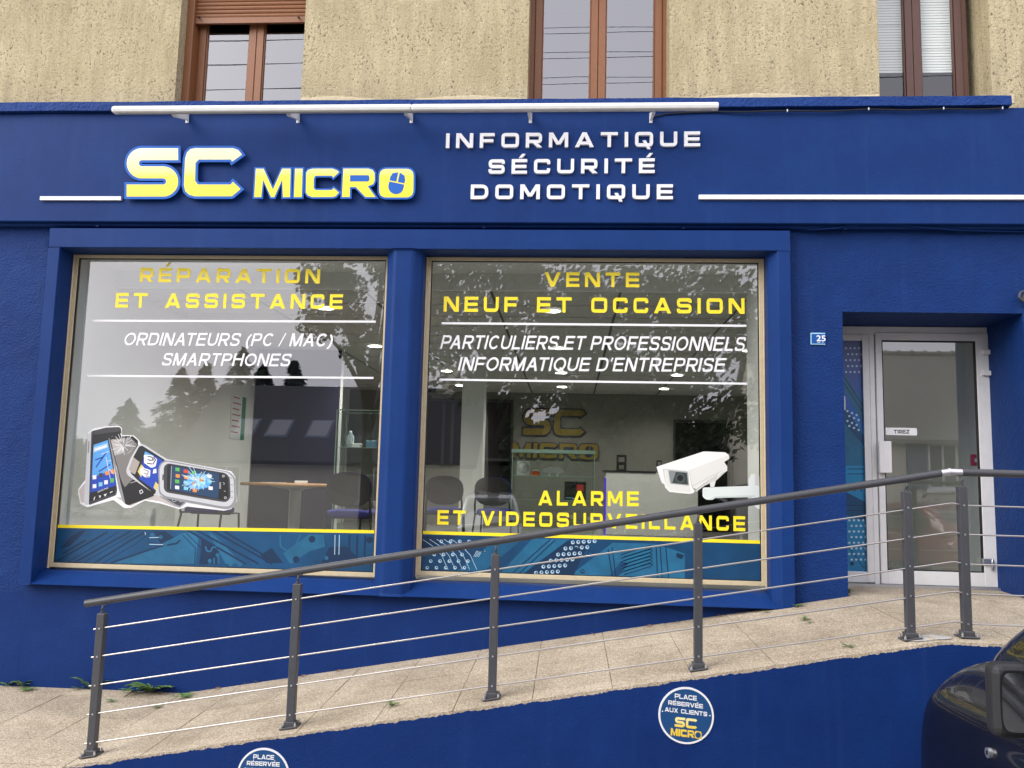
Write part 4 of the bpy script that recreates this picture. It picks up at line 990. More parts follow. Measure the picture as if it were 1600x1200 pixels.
# side panel print of the door
DYF = DY+.019
sp = thing('circuit_decal', ((gx0+gx1)/2, DYF, gz0), 'narrow blue circuit board print on the glass beside the door', 'window decal', 'circuit board bands on the windows')
mb = MB(); mb.add([(gx0, DYF, gz0), (gx1, DYF, gz0), (gx1, DYF, gz1), (gx0, DYF, gz1)], [(0, 1, 2, 3)])
mb.build('band', zgrad('door_print_blue', gz0, gz1, [(0, (.012, .16, .34)), (.45, (.015, .22, .42)), (.7, (.02, .10, .38)), (1, (.08, .10, .26))]), sp, fix=False)
d = D(sp, DYF, 1200, 340, 1.935)
d.poly(M_cb1, [(229, 600), (290, 700), (290, 750), (232, 750)], [(229, 470), (287, 560), (287, 620), (229, 520)])
d.poly(M_cb0, [(229, 560), (288, 660), (288, 690), (229, 620)], [(236, 830), (295, 860), (298, 920), (236, 900)])
d.lines(M_cb2, 2.5, [(229, 480), (287, 570)], [(229, 500), (288, 590)], [(240, 760), (294, 760)], [(240, 775), (294, 775)], [(238, 870), (294, 870)], [(238, 885), (296, 885)], [(240, 990), (290, 1060)])
d.lines(M_cb2, 2.2, [(240, 830), (252, 800), (262, 830), (272, 800), (282, 830), (290, 805)], rad=6)
d.dots(M_cbw, 3.6, [(240+14*i+(j % 2)*6, 585+15*j+6*i) for i in range(3) for j in range(4)], n=8)
d.dots(M_cbw, 3.6, [(246+14*i+(j % 2)*7, 915+17*j) for i in range(4) for j in range(8) if 246+14*i < 296], n=8)
d.dots(M_cbw, 3.2, [(236+13*i+(j % 2)*6, 395+18*j) for i in range(4) for j in range(5)], n=8)
d.dots(M_cb2, 6, [(254, 1046)])
# TIREZ label on the door glass
LYF = LY+.0205
q0, q1 = W(1384, 668, LYF), W(1433, 680.5, LYF)
tz = thing('door_label', ((q0.x+q1.x)/2, LYF, q1.z), 'white door label reading TIREZ stuck on the door glass', 'door label')
mb = MB(); mb.poly([tuple(p) for p in rnd([Vector(p) for p in [(q0.x, q1.z), (q1.x, q1.z), (q1.x, q0.z), (q0.x, q0.z)]], [0, .01, .01, 0], True)], LYF); mb.build('sticker', M_vinW, tz, fix=False)
a, b = W(1396.5, 677.5, LYF), W(1421, 677.5, LYF)
line_text('TIREZ', (a.x, a.z), (b.x, b.z), LYF-.0004, 5.9/178, flat('label_black', (.02, .03, .03)), tz, t=.26, gap=.14)
# small faint print in the top corners of the windows
# ---- smartphones
ph = thing('phone_decal', tuple(W(240, 792, GF)), 'printed sticker of four smartphones with cracked screens', 'window decal')
d = D(ph, GF, 60, 640, 4.444)
F = flat
silver, silver2, blk, blk2, wht = F('print_silver', (.55, .56, .57)), F('print_dark_silver', (.26, .27, .28)), F('print_black', (.012, .012, .013)), F('print_charcoal', (.05, .05, .052)), F('print_white', (.82, .82, .82))
scrB, scrL, icoR, icoG, icoO, icoC, scrG, scrD = F('print_screen_blue', (.012, .06, .42)), F('print_screen_sky', (.10, .36, .75)), F('print_icon_red', (.62, .06, .04)), F('print_icon_green', (.10, .45, .08)), F('print_icon_orange', (.75, .27, .05)), F('print_icon_cyan', (.2, .55, .75)), F('print_screen_grey', (.20, .19, .175)), F('print_screen_night', (.015, .05, .12))
beige = F('print_beige', (.50, .46, .43))
def ph_poly(m, *p, s=0, name='print'): return d.poly(m, *p, smooth=s, name=name)
ph_poly(wht, [(275, 555), (300, 520), (325, 490), (345, 160), (380, 132), (470, 116), (560, 113), (580, 128), (580, 178), (660, 178), (695, 208), (708, 233), (800, 285), (895, 345), (920, 350), (1340, 428), (1368, 470), (1378, 640), (1340, 690), (1290, 702), (1030, 672), (980, 692), (850, 652), (740, 632), (640, 682), (595, 682), (520, 627), (340, 678), (290, 652)], name='white_cut_edge')
ph_poly(beige, [(282, 560), (330, 500), (330, 650), (295, 645)], [(540, 610), (840, 590), (960, 680), (850, 640), (740, 622), (640, 670)])
# first phone
ph_poly(silver, [(343, 172), (378, 145), (372, 170), (350, 660), (322, 664), (318, 640)], s=6, name='phone_print')
ph_poly(blk2, [(368, 150), (470, 124), (562, 120), (575, 132), (578, 190), (500, 230), (548, 560), (540, 595), (350, 664)], s=12)
ph_poly(blk, [(376, 175), (566, 150), (572, 190), (490, 215), (540, 540), (530, 585), (356, 640)])
ph_poly(scrB, [(384, 245), (482, 212), (540, 528), (360, 577)]); ph_poly(scrL, [(384, 245), (482, 212), (520, 420), (372, 470)]); ph_poly(F('print_screen_pale', (.36, .60, .80)), [(384, 262), (478, 232), (482, 262), (382, 300)]); ph_poly(wht, [(390, 272), (474, 246), (476, 260), (389, 288)])
d.lines(scrB, 9, [(400, 400), (470, 300)], [(420, 430), (500, 380)], [(395, 350), (450, 330)])
ico = [(390, 470, wht), (433, 455, blk2), (476, 441, icoO), (515, 430, icoO), (390, 532, wht), (432, 519, icoC), (470, 505, wht), (512, 492, icoG)]
for m_ in (wht, blk2, icoO, icoC, icoG): ph_poly(m_, *[[(x-13, y-13), (x+13, y-16), (x+13, y+12), (x-13, y+15)] for x, y, q in ico if q is m_])
d.lines(wht, 3, [(470, 330), (500, 480)], [(480, 400), (525, 450)], [(478, 360), (505, 350)], [(440, 310), (490, 290)])
d.lines(wht, 5, [(385, 618), (393, 608), (385, 630)], [(425, 612), (432, 600), (420, 600)], [(465, 592), (472, 586), (465, 600), (458, 592), (465, 586)], [(497, 578), (515, 568)])
d.lines(silver2, 8, [(352, 220), (346, 300)])
# second phone
ph_poly(silver2, [(488, 200), (520, 182), (540, 400), (610, 660), (588, 640), (560, 560)])
ph_poly(blk, [(492, 196), (522, 184), (655, 184), (692, 214), (692, 262), (620, 430), (805, 585), (800, 600), (625, 665), (605, 655), (545, 400)], s=8, name='phone_print')
ph_poly(scrG, [(500, 208), (640, 194), (686, 240), (615, 410), (660, 480), (600, 540), (575, 490)]); ph_poly(F('print_grey_shine', (.42, .40, .37)), [(505, 215), (600, 200), (590, 300), (530, 320)])
ck = random.Random(3)
d.lines(wht, 2.6, *[[(592+10*math.cos(t), 250+10*math.sin(t)), (592+r*math.cos(t), 250+r*math.sin(t))] for t, r in [(ck.uniform(0, 6.28), ck.uniform(35, 92)) for _ in range(34)]])
d.lines(F('print_crack_grey', (.45, .45, .44)), 2, *[[(592+r*math.cos(t), 250+r*math.sin(t)) for t in [a0+.2*i for i in range(5)]] for a0, r in [(ck.uniform(0, 6.28), ck.uniform(20, 70)) for _ in range(14)]])
d.lines(wht, 4, [(703, 565), (720, 557), (727, 575), (710, 584)], closed=True)
d.lines(silver, 3, [(640, 510), (680, 498)])
# third phone
ph_poly(silver, [(610, 420), (640, 340), (690, 250), (712, 238), (740, 246), (900, 350), (845, 610), (640, 470), (616, 450)], s=14, name='phone_print')
ph_poly(blk, [(660, 330), (700, 256), (722, 250), (880, 350), (850, 470), (810, 590), (690, 490), (640, 440)], s=10); ph_poly(F('print_warm_grey', (.38, .34, .30)), [(628, 415), (660, 330), (705, 365), (672, 450), (650, 440)])
ph_poly(scrB, [(742, 290), (866, 352), (838, 470), (810, 560), (700, 480)]); ph_poly(scrL, [(742, 290), (800, 318), (790, 350), (730, 330)]); ph_poly(F('print_screen_yellow', (.65, .55, .18)), [(690, 430), (715, 380), (735, 400), (715, 470)], [(800, 540), (815, 500), (835, 520), (820, 565)])
ph_poly(wht, [(735, 312), (790, 318), (826, 345), (815, 395), (785, 405), (735, 370)], [(715, 400), (780, 420), (775, 470), (740, 470), (705, 440)], s=8)
d.lines(blk, 7, [(760, 325), (790, 330), (800, 350), (775, 352), (760, 345)], [(755, 372), (790, 378)], [(800, 330), (815, 350), (795, 380)])
d.lines(silver2, 7, [(730, 415), (765, 428), (760, 450), (735, 440)], [(745, 460), (770, 465)])
ph_poly(wht, [(800, 415), (820, 410), (822, 440), (795, 445)]); 
ph_poly(silver2, [(840, 600), (1025, 632), (1020, 650), (980, 680), (950, 670)]); ph_poly(blk2, [(860, 600), (1018, 636), (985, 668), (960, 660)])
d.lines(silver, 3, *[[(x+14*math.cos(t*.5), 628+(x-950)*.05+12*math.sin(t*.5)) for t in range(13)] for x in (945, 992)])
# fourth phone
ph_poly(silver2, [(832, 410), (850, 370), (880, 352), (920, 354), (1330, 432), (1366, 472), (1374, 640), (1340, 686), (1290, 690), (880, 616), (838, 580)], s=20, name='phone_print')
ph_poly(silver, [(842, 412), (860, 374), (890, 360), (1320, 436), (1356, 476), (1362, 630), (1330, 672), (1280, 672), (880, 600), (846, 570)], s=22)
ph_poly(blk2, [(872, 395), (900, 372), (1300, 440), (1330, 470), (1336, 610), (1310, 642), (1270, 640), (890, 575), (872, 550)], s=18)
ph_poly(blk, [(895, 390), (910, 380), (1290, 446), (1318, 478), (1322, 606), (1300, 630), (895, 562)], s=12)
ph_poly(scrD, [(922, 388), (1258, 444), (1250, 618), (916, 556)]); ph_poly(scrL, [(1060, 440), (1190, 450), (1200, 540), (1060, 560), (1020, 500)], s=40); ph_poly(F('print_screen_glow', (.35, .70, .85)), [(1095, 460), (1160, 470), (1165, 520), (1100, 530)], s=20)
gi = [(968, 415, icoG), (1025, 428, icoR), (1082, 438, icoG), (970, 460, icoO), (1028, 470, icoO), (1085, 478, wht), (1135, 487, icoO), (966, 498, icoG), (1026, 505, icoC), (1085, 515, icoO), (1140, 528, icoC), (966, 540, wht), (1026, 546, icoC), (1088, 560, icoO), (1190, 462, wht), (1190, 500, icoC), (1198, 545, wht)]
for m_ in (icoG, icoR, icoO, wht, icoC): ph_poly(m_, *[[(x-15, y-13), (x+14, y-10), (x+14, y+14), (x-15, y+11)] for x, y, q in gi if q is m_], s=3)
d.lines(F('print_crack_cyan', (.55, .80, .88)), 3, *[[(1112+24*math.cos(t), 490+18*math.sin(t)), (1112+r*math.cos(t), 490+r*.72*math.sin(t))] for t, r in [(ck.uniform(0, 6.28), ck.uniform(60, 150)) for _ in range(44)]])
d.lines(wht, 2, [(926, 392), (920, 552)])
d.dots(silver, 9, [(1286, 462), (1300, 612)]); d.dots(blk, 5, [(1286, 462), (1300, 612)]); d.lines(silver, 3, [(1282, 505), (1294, 512), (1288, 522)], [(1290, 565), (1302, 568)])
d.lines(silver2, 5, [(1330, 470), (1348, 478)], [(1334, 520), (1352, 524)], [(1336, 570), (1354, 570)], [(1336, 610), (1354, 608)])
d.lines(blk2, 8, [(868, 450), (866, 490)])
# phone makers' tiny words as printed
pq = W(60+412/4.444, 640+578/4.444, GF); font_text('SAMSUNG', pq.x, pq.x+75/4.444/186, pq.z, .0155, GF-.0045, wht, 'print', ph, slope=.42)
pq = W(60+1258/4.444, 640+506/4.444, GF); font_text('NOKIA', pq.x, pq.x+45/4.444/186, pq.z, .016, GF-.0075, wht, 'print', ph, rot=-1.5)
# ---- security camera print
cm = thing('camera_decal', tuple(W(1100, 792, GF)), 'printed sticker of a white security camera on a wall arm', 'window decal')
d = D(cm, GF, 930, 580, 4.443)
w1, w2, w3, w4 = F('print_camera_white', (.80, .80, .76)), F('print_camera_cream', (.70, .70, .65)), F('print_camera_shade', (.56, .56, .51)), F('print_camera_mint', (.68, .74, .70))
d.poly(w4, [(1062, 775), (1070, 730), (1098, 711), (1148, 736), (1152, 958), (1128, 955), (1090, 925), (1085, 880)], name='mount_print', smooth=8)
d.poly(w3, [(1108, 718), (1148, 736), (1150, 800), (1108, 790)])
d.poly(w4, [(745, 808), (1102, 795), (1110, 872), (832, 878), (815, 893), (772, 893), (745, 872)], smooth=14, name='arm_print')
d.poly(F('print_camera_mint_shade', (.55, .62, .58)), [(830, 868), (1108, 860), (1110, 874), (834, 880), (815, 893), (790, 893)])
d.poly(w2, [(795, 775), (840, 750), (826, 803), (800, 803)]); 
d.poly(w3, [(690, 830), (880, 690), (912, 655), (918, 690), (890, 712), (845, 755), (760, 795), (700, 838)], name='body_print')
d.poly(w2, [(860, 660), (895, 630), (918, 664), (912, 692), (880, 705), (845, 745)])
d.poly(w2, [(648, 684), (925, 575), (932, 606), (893, 632), (882, 690), (700, 820), (668, 800)], smooth=5, name='side_print')
d.poly(w1, [(424, 664), (752, 557), (902, 563), (928, 582), (650, 688)], smooth=7, name='hood_print')
d.poly(w1, [(424, 664), (650, 684), (668, 800), (690, 828), (684, 845), (658, 852), (515, 838), (484, 806), (482, 784), (462, 776)], smooth=5)
d.poly(w3, [(468, 676), (640, 692), (655, 790), (640, 800), (500, 780), (484, 770)])
d.poly(w2, [(478, 684), (638, 698), (655, 800), (668, 842), (520, 828), (490, 795)], smooth=6)
d.poly(F('print_lens_rim', (.33, .35, .34)), [(505, 686), (645, 698), (653, 796), (520, 782)], smooth=10)
d.poly(F('print_lens_dark', (.035, .05, .045)), [(514, 695), (636, 705), (645, 788), (528, 776)], smooth=8)
d.poly(F('print_lens_glare', (.22, .25, .24)), [(516, 697), (560, 700), (535, 774), (528, 772)])
d.dots(F('print_lens_ring', (.07, .085, .08)), 34, [(590, 742)], n=20); d.dots(blk, 22, [(590, 742)], n=18)
d.lines(F('print_crease', (.50, .50, .46)), 3, [(650, 688), (672, 802), (690, 830)], [(484, 806), (515, 838)], [(668, 800), (882, 690)])

# ================================================================== ROUND SIGNS ON THE RETAINING WALL
M_sgnB = mat('sign_navy_print', (.008, .062, .185), .35)
def round_sign(u, v, label):
    Y = EDGE-.012; c = W(u, v, Y); r = .163
    s = thing('round_sign', (c.x, Y, c.z-r), label, 'parking sign', 'round reserved parking signs')
    mb = MB(); n = 48
    mb.prism([(c.x+r*math.cos(2*math.pi*i/n), c.z+r*math.sin(2*math.pi*i/n)) for i in range(n)], Y, EDGE-.006); mb.build('disc', M_white, s)
    mb = MB(); mb.disc((c.x, Y-.0006, c.z), r*.93, n); mb.build('blue_field', M_sgnB, s, fix=False)
    tilt = -.075 if u > 700 else 0.0
    k = r/42.8                                                       # one photo pixel on this sign
    def row(txt, x0, x1, vb, cap, m, t=.24, gap=.12, sl=tilt, dz=0):
        acc = line_text(txt, (c.x+x0*k, c.z-(vb)*k-sl*0), (c.x+x1*k, c.z-(vb)*k+sl*(x1-x0)*k), Y-.0014, cap*k, m, s, t=t, gap=gap, one=True)
        acc.build('lettering', m, s, fix=False)
    row('PLACE', -17.5, 16.5, -25.5, 7.2, M_white); row('RÉSERVÉE', -27.5, 26, -15.5, 6.6, M_white); row('AUX CLIENTS', -33, 32.5, -5.0, 6.6, M_white)
    mb = MB(); mb.disc((c.x-36.5*k, Y-.0014, c.z+5.0*k), 1.1*k, 8); mb.disc((c.x+36.5*k, Y-.0014, c.z+1.5*k), 1.1*k, 8); mb.build('lettering', M_white, s, fix=False)
    my = zgrad('sign_yellow_print', c.z-.14, c.z, [(0, (.80, .52, .04)), (.5, (.84, .60, .06)), (1, (.88, .84, .45))]) if u > 700 else M_signY
    globals()['M_signY'] = my
    TS = lambda a, b: (c.x+((a-380)/600*35)*k, c.z-(3.0+(b-57)/265*16.0)*k+tilt*((a-380)/600*35)*k)
    for i, (chh, out, w) in enumerate(logo_letters()[:2]):
        f = MB(); s_strip(f, out, 66, TS, Y-.0014, 0) if chh == 'S' else f.poly([TS(*p) for p in inset(out, 8)], Y-.0014); f.build('lettering', my, s, fix=False)
    TM = lambda a, b: (c.x+((a-1128)/815*48)*k, c.z-(21+(b-164)/158*11.5)*k+tilt*((a-1128)/815*48)*k)
    for chh, out, w in logo_letters()[2:]:
        f = MB(); f.poly([TM(*p) for p in inset(out, 3)], Y-.0014); f.build('lettering', my, s, fix=False)
    f = MB()
    q = TM(1440, 246); f.add([(q[0]+4.2*k*math.cos(2*math.pi*i/12), Y-.002, q[1]+4.4*k*math.sin(2*math.pi*i/12)) for i in range(12)], [tuple(range(12))]); 
    q2 = [TM(*p) for p in [(1208, 205), (1298, 205), (1303, 236), (1206, 236)]]; f.poly(q2, Y-.002)
    f.build('lettering', M_sgnB, s, fix=False)
M_signY = None
round_sign(1072, 1118, 'round blue sign PLACE RÉSERVÉE AUX CLIENTS, seen whole below the fourth post')
round_sign(411, 1212.5, 'round blue sign with only its top showing, below the second post')

# ================================================================== CARS
def loft(stations, n_sub=2, name='body', m=M_car, parent=None):
    """stations: list of closed half sections [(x,y,z)...] from centre bottom to centre top; mirrored; skinned, subdivided"""
    mb = MB(); n = len(stations[0])
    rings = []
    for st in stations:
        full = [Vector(p) for p in st]+[Vector((-p[0], p[1], p[2])) for p in reversed(st) if abs(p[0]) > 1e-6]
        rings.append(full)
    k = len(rings[0]); vs = [p for r in rings for p in r]
    fs = [(i*k+j, i*k+(j+1) % k, (i+1)*k+(j+1) % k, (i+1)*k+j) for i in range(len(rings)-1) for j in range(k)]
    fs += [tuple(range(k)), tuple(reversed(range((len(rings)-1)*k, len(rings)*k)))]
    mb.add(vs, fs, True)
    o = mb.build(name, m, parent)
    md = o.modifiers.new('s', 'SUBSURF'); md.levels = n_sub; md.render_levels = n_sub
    return o
def car(name, label, paint, glassm, small=True):
    """local frame: nose towards -y at y=0, x across, ground z=0; length 4.05"""
    r = thing(name, (0, 0, 0), label, 'car')
    def sec(y, hw, zt, zs, zb, crown=.03):
        return [(0, y, zb), (hw*.88, y, zb), (hw*.985, y, zb+.10), (hw, y, (zb+zs)*.5+.02), (hw*.985, y, zs-.06), (hw*.93, y, zs), (hw*.78, y, zt-.012), (hw*.4, y, zt+crown*.6), (0, y, zt+crown)]
    body = loft([sec(0.0, .80, .72, .60, .28), sec(.015, .86, .90, .74, .22), sec(.05, .885, 1.01, .87, .20), sec(.18, .885, 1.06, .93, .20), sec(.5, .87, 1.055, .94, .2), sec(.85, .845, 1.075, .96, .2), sec(1.25, .838, 1.08, .965, .2), sec(1.6, .84, 1.10, .99, .2), sec(2.5, .84, 1.10, 1.0, .2), sec(3.4, .835, 1.10, 1.0, .2), sec(3.9, .80, 1.06, .96, .22), sec(4.03, .74, .95, .86, .30), sec(4.06, .60, .80, .72, .36)], 2, 'body', paint, r)
    def cs(y, hb, ht, zb, zt): return [(0, y, zb), (hb, y, zb), (hb*.99, y, zb+.04), (ht, y, zt-.05), (ht*.86, y, zt), (0, y, zt+.02)]
    loft([cs(.30, .72, .68, .96, 1.04), cs(.46, .785, .74, .98, 1.20), cs(.86, .785, .70, 1.0, 1.42), cs(1.40, .785, .665, 1.02, 1.70), cs(2.6, .78, .66, 1.03, 1.79), cs(3.4, .77, .66, 1.03, 1.77), cs(3.85, .75, .63, 1.03, 1.70), cs(3.97, .73, .60, 1.03, 1.35)], 2, 'cabin', paint, r)
    # glazing panels just proud of the cabin
    mb = MB()
    mb.add([(-.60, .50, 1.20), (.60, .50, 1.20), (.555, 1.16, 1.64), (-.555, 1.16, 1.64)], [(0, 1, 2, 3)])
    mb.build('windscreen', glassm, r, fix=False)
    for sx in (-1, 1):
        mb = MB(); X = lambda z: sx*(.79-.125*max(0, (z-1.10))/.62)
        for P in ([(1.10, 1.12), (2.22, 1.12), (2.22, 1.62), (1.65, 1.62), (1.38, 1.45)], [(2.32, 1.12), (3.2, 1.12), (3.2, 1.62), (2.32, 1.62)]):
            mb.add([(X(z)+sx*.012, y, z) for y, z in P], [tuple(range(len(P)))])
        mb.build('side_window', glassm, r, fix=False)
        for y in (.78, 3.28):
            mb = MB()
            Mx = Matrix.Translation((sx*.745, y, .30)) @ Matrix.Rotation(R_(90), 4, 'Y')
            pr = [(.20, -.09), (.285, -.095), (.30, -.07), (.30, .07), (.285, .095), (.20, .09)]
            n = 28; vs = []
            for rr, zz in pr: vs += [Mx @ Vector((rr*math.cos(2*math.pi*j/n), rr*math.sin(2*math.pi*j/n), zz)) for j in range(n)]
            mb.add(vs, [(i*n+j, i*n+(j+1) % n, (i+1)*n+(j+1) % n, (i+1)*n+j) for i in range(5) for j in range(n)], True)
            wh = mb.build('wheel', M_tyre, r)
            mb = MB(); vs = []
            for rr, zz in [(.205, sx*.085), (.19, sx*.06), (.06, sx*.075), (.0, sx*.08)]: vs += [Mx @ Vector((rr*math.cos(2*math.pi*j/n), rr*math.sin(2*math.pi*j/n), zz)) for j in range(n)]
            mb.add(vs, [(i*n+j, i*n+(j+1) % n, (i+1)*n+(j+1) % n, (i+1)*n+j) for i in range(3) for j in range(n)], True)
            mb.build('rim', M_rim, wh)
        mb = MB(); mb.add([(sx*.50, .055, .62), (sx*.72, .20, .66), (sx*.74, .31, .82), (sx*.54, .17, .80)], [(0, 1, 2, 3)], True); mb.build('headlight', M_carH, r)
        mb = MB(); mb.box(sx*.60-.09, sx*.60+.09, 4.03, 4.07, .85, 1.0); mb.build('tail_light', M_carR, r, bevel=.01)
    mb = MB(); mb.box(-.26, .26, 4.075, 4.085, .52, .63); mb.build('number_plate', M_white, r)
    mb = MB(); mb.box(-.42, .42, -.012, .02, .40, .50); mb.build('grille', M_carT, r)
    return r
M_carH = mat('headlight_lens', (.55, .56, .57), .08, coat=1)
M_carR = mat('tail_light_red', (.35, .01, .008), .15, coat=1)
# the black car parked nose to the wall: local -y is its nose, so it is turned 180 degrees
bc = car('parked_car', 'black parked car nosed up to the wall, only its front corner and mirror visible', M_car, M_carG)
CAR = dict(side=1.72, nose=-2.58)
def fin_car(o, x, y, rz, z=GZ): o.location = (x, y, z); o.rotation_euler = (0, 0, rz)
# its own near side details in local coordinates (near side is +x before the turn)
def loc_mesh(mb, name, m, parent, **kw): return mb.build(name, m, parent, **kw)
mb = MB()
my, mz = 1.055, 1.062
mb.box(.882, 1.018, my-.07, my+.02, mz-.124, mz+.124)
mir = mb.build('wing_mirror', M_carT, bc, bevel=.034, seg=4)
mb = MB(); n = 28; gx, gw, gh = .944, .050, .098; rim = []
for i in range(n):
    a = 2*math.pi*i/n; X = gw*math.copysign(abs(math.cos(a))**.45, math.cos(a)); Z = gh*math.copysign(abs(math.sin(a))**.45, math.sin(a)); rim.append((X, Z))
mb.add([(gx+X*1.12, my+.0202, mz+Z*1.07) for X, Z in rim], [tuple(range(n))]); mb.build('mirror_bezel', M_black, mir, fix=False)
mb = MB(); mb.add([(gx+X, my+.0265-X*.10+Z*.02, mz+Z) for X, Z in rim], [tuple(range(n))], True); mb.build('mirror_glass', M_chrome, mir, fix=False)
mb = MB(); mb.tube([(.78, my-.03, mz-.11), (.90, my-.03, mz-.085)], .03, 8); mb.build('mirror_arm', M_carT, mir)
mb = MB(); mb.box(.79, .90, my-.065, my-.0, mz-.13, mz-.07); mb.build('mirror_foot', M_carT, mir, bevel=.012)
mb = MB(); mb.tube([(.80, .66, .78), (.861, .66, .78)], .019, 16); lk = mb.build('door_lock', M_aluS, bc)
mb = MB(); mb.box(.8612, .8622, .654, .666, .772, .788); mb.build('keyhole', M_black, lk)
mb = MB(); mb.tube([(.835, 2.22, .885), (.872, 2.24, .89), (.875, 2.34, .89), (.835, 2.37, .885)], .014, 8); mb.build('door_handle', M_car, bc)
mb = MB(); mb.tube([(.842, 1.0, .42), (.848, 1.0, .70), (.845, 1.0, .90), (.80, 1.0, .98)], .003, 4, cap=False); mb.build('door_gap', M_black, bc)
mb = MB(); mb.box(.838, .862, 1.4, 2.5, .56, .63); mb.build('side_moulding', M_carT, bc, bevel=.008)
fin_car(bc, 2.785, -2.27, math.pi); bc.scale = (1.13, 1.13, 1.13)
# ================================================================== WEEDS
def weed(u, v, n, L, up, label, y=None, seed=0, m=M_leaf):
    rg = random.Random(seed)
    p = None
    if y is not None: c = W(u, v, y); c.z = ramp_z(c.x, y)
    else:
        c = W(u, v, -.5)
        for _ in range(12):
            d_ = (c-EYE); z = ramp_z(c.x, c.y); t = (z-EYE.z)/d_.z; c = EYE+d_*t
    mb = MB()
    for i in range(n):
        a = 6.283*i/n+rg.uniform(-.4, .4); l = L*rg.uniform(.6, 1.1); w = l*rg.uniform(.11, .19); e = up*rg.uniform(.6, 1.2)
        dx, dy = math.cos(a), math.sin(a)
        if y is not None and dy > 0: dy *= .15
        K = 7; vs = []; base = Vector((rg.uniform(-.01, .01), rg.uniform(-.008, .004), 0))
        for k in range(K+1):
            t = k/K; ww = w*math.sin(math.pi*min(1, t*.92+.06))**.8*(1+(.5 if k % 2 else -.38)*(0 if k in (0, K) else 1))
            hgt = l*e*(t-.45*t*t*1.3)+.006
            q = Vector((dx*l*t, dy*l*t, hgt)); sdv = Vector((-dy, dx, 0))*ww
            vs += [c+base+q-sdv+Vector((0, 0, .012*w*10)), c+base+q, c+base+q+sdv+Vector((0, 0, .012*w*10))]
        fs = [(3*k+j, 3*k+j+1, 3*k+4+j, 3*k+3+j) for k in range(K) for j in (0, 1)]
        mb.add(vs, fs, True)
    return mb.build('weed', m, label=label, cat='weed', group='weeds in the paving joints', fix=False)
weed(237, 1073, 19, .20, .85, 'large leafy weed at the wall right of the first post', y=-.03, seed=1)
weed(212, 1076, 9, .14, .5, 'leafy weed crowding the left side of the largest weed', y=-.05, seed=11)
weed(143, 1068, 7, .15, 1.5, 'upright weed half hidden behind the first post', y=-.02, seed=2)
weed(122, 1071, 4, .075, .6, 'small weed at the wall just left of the first post', y=-.02, seed=3)
weed(35, 1067, 9, .14, .9, 'bushy weed at the wall near the left edge of the picture', y=-.02, seed=4)
weed(12, 1069, 6, .08, .8, 'small sprig at the wall at the far left edge', y=-.02, seed=5)
weed(43, 1079, 9, .08, .35, 'flat weed on the pavement below the bushy left weed', seed=6)
weed(287, 1090, 9, .12, .45, 'flat star shaped weed right of the largest weed', seed=7)
weed(247, 1106, 6, .06, .5, 'tiny weed on the slabs below the largest weed', seed=8)
weed(177, 1097, 6, .07, .35, 'small flat weed just right of the first post', seed=9)
weed(385, 1067, 4, .035, .8, 'pair of small sprouts along the wall before the second post', y=-.02, seed=10)
weed(400, 1064, 3, .035, .9, 'small sprout at the wall nearest the second post', y=-.02, seed=12)
weed(612, 1104, 7, .065, .8, 'small bright weed in a joint between the second and third posts', seed=13)
weed(1247, 948, 10, .08, .4, 'flat weed at the wall beside the display window corner', seed=14)
weed(1258, 969, 7, .07, .4, 'weed in the slab joint in front of the house number pier', seed=15)
weed(1264, 974, 5, .05, .3, 'lower weed in the same slab joint before the house number pier', seed=16)
weed(1326, 928, 6, .07, 1.0, 'small weed at the corner of the door opening', seed=17)
weed(1325, 1011, 7, .05, .3, 'flat weed at the ramp edge left of the fifth post', seed=18)
weed(1197, 957, 5, .05, .3, 'thin weed on the ramp below the window surround corner', seed=19)
lf = [(926, 985, 'midway between the third and fourth posts'), (1015, 974, 'left of the fourth post'), (1058, 967, 'close by the fourth post'), (474, 1057, 'right behind the second post'), (530, 1044, 'right of the second post'), (250, 1082, 'below the largest weed'), (1124, 962, 'right of the fourth post'), (340, 1073, 'between the largest weed and the second post')]
for i, (u, v, where) in enumerate(lf):
    c = W(u, v, -.05)
    c.z = ramp_z(c.x, -.05)+.004; mb = MB(); rg = random.Random(i); a = rg.uniform(0, 3)
    pts = [(-.028, 0, 0), (-.010, .013, .008), (.012, .012, .012), (.030, 0, .006), (.010, -.013, .010), (-.012, -.012, .004)]
    ca, sa = math.cos(a), math.sin(a)
    mb.add([c+Vector((x*ca-y*sa, x*sa+y*ca, z)) for x, y, z in pts], [(0, 1, 5), (1, 2, 4, 5), (2, 3, 4)])
    mb.build('fallen_leaf', M_dry, label='small dry brown leaf at the wall foot '+where, cat='leaf', group='dry leaves along the wall', fix=False)
# pale patch of mortar under the fifth post
mb = MB(); cx = posts[4][0]; pts = []
for i in range(18):
    a = 2*math.pi*i/18; x = cx+.10+.13*math.cos(a); y = HY-.03+.075*math.sin(a); pts.append((x, y, ramp_z(x, y)+.0035))
mb.add(pts, [tuple(range(18))]); mb.build('mortar_patch', mat('grey_mortar', (.44, .43, .40), .9, var=.2, vscale=30), label='grey mortar patch under the fifth handrail post', cat='mortar patch', fix=False)

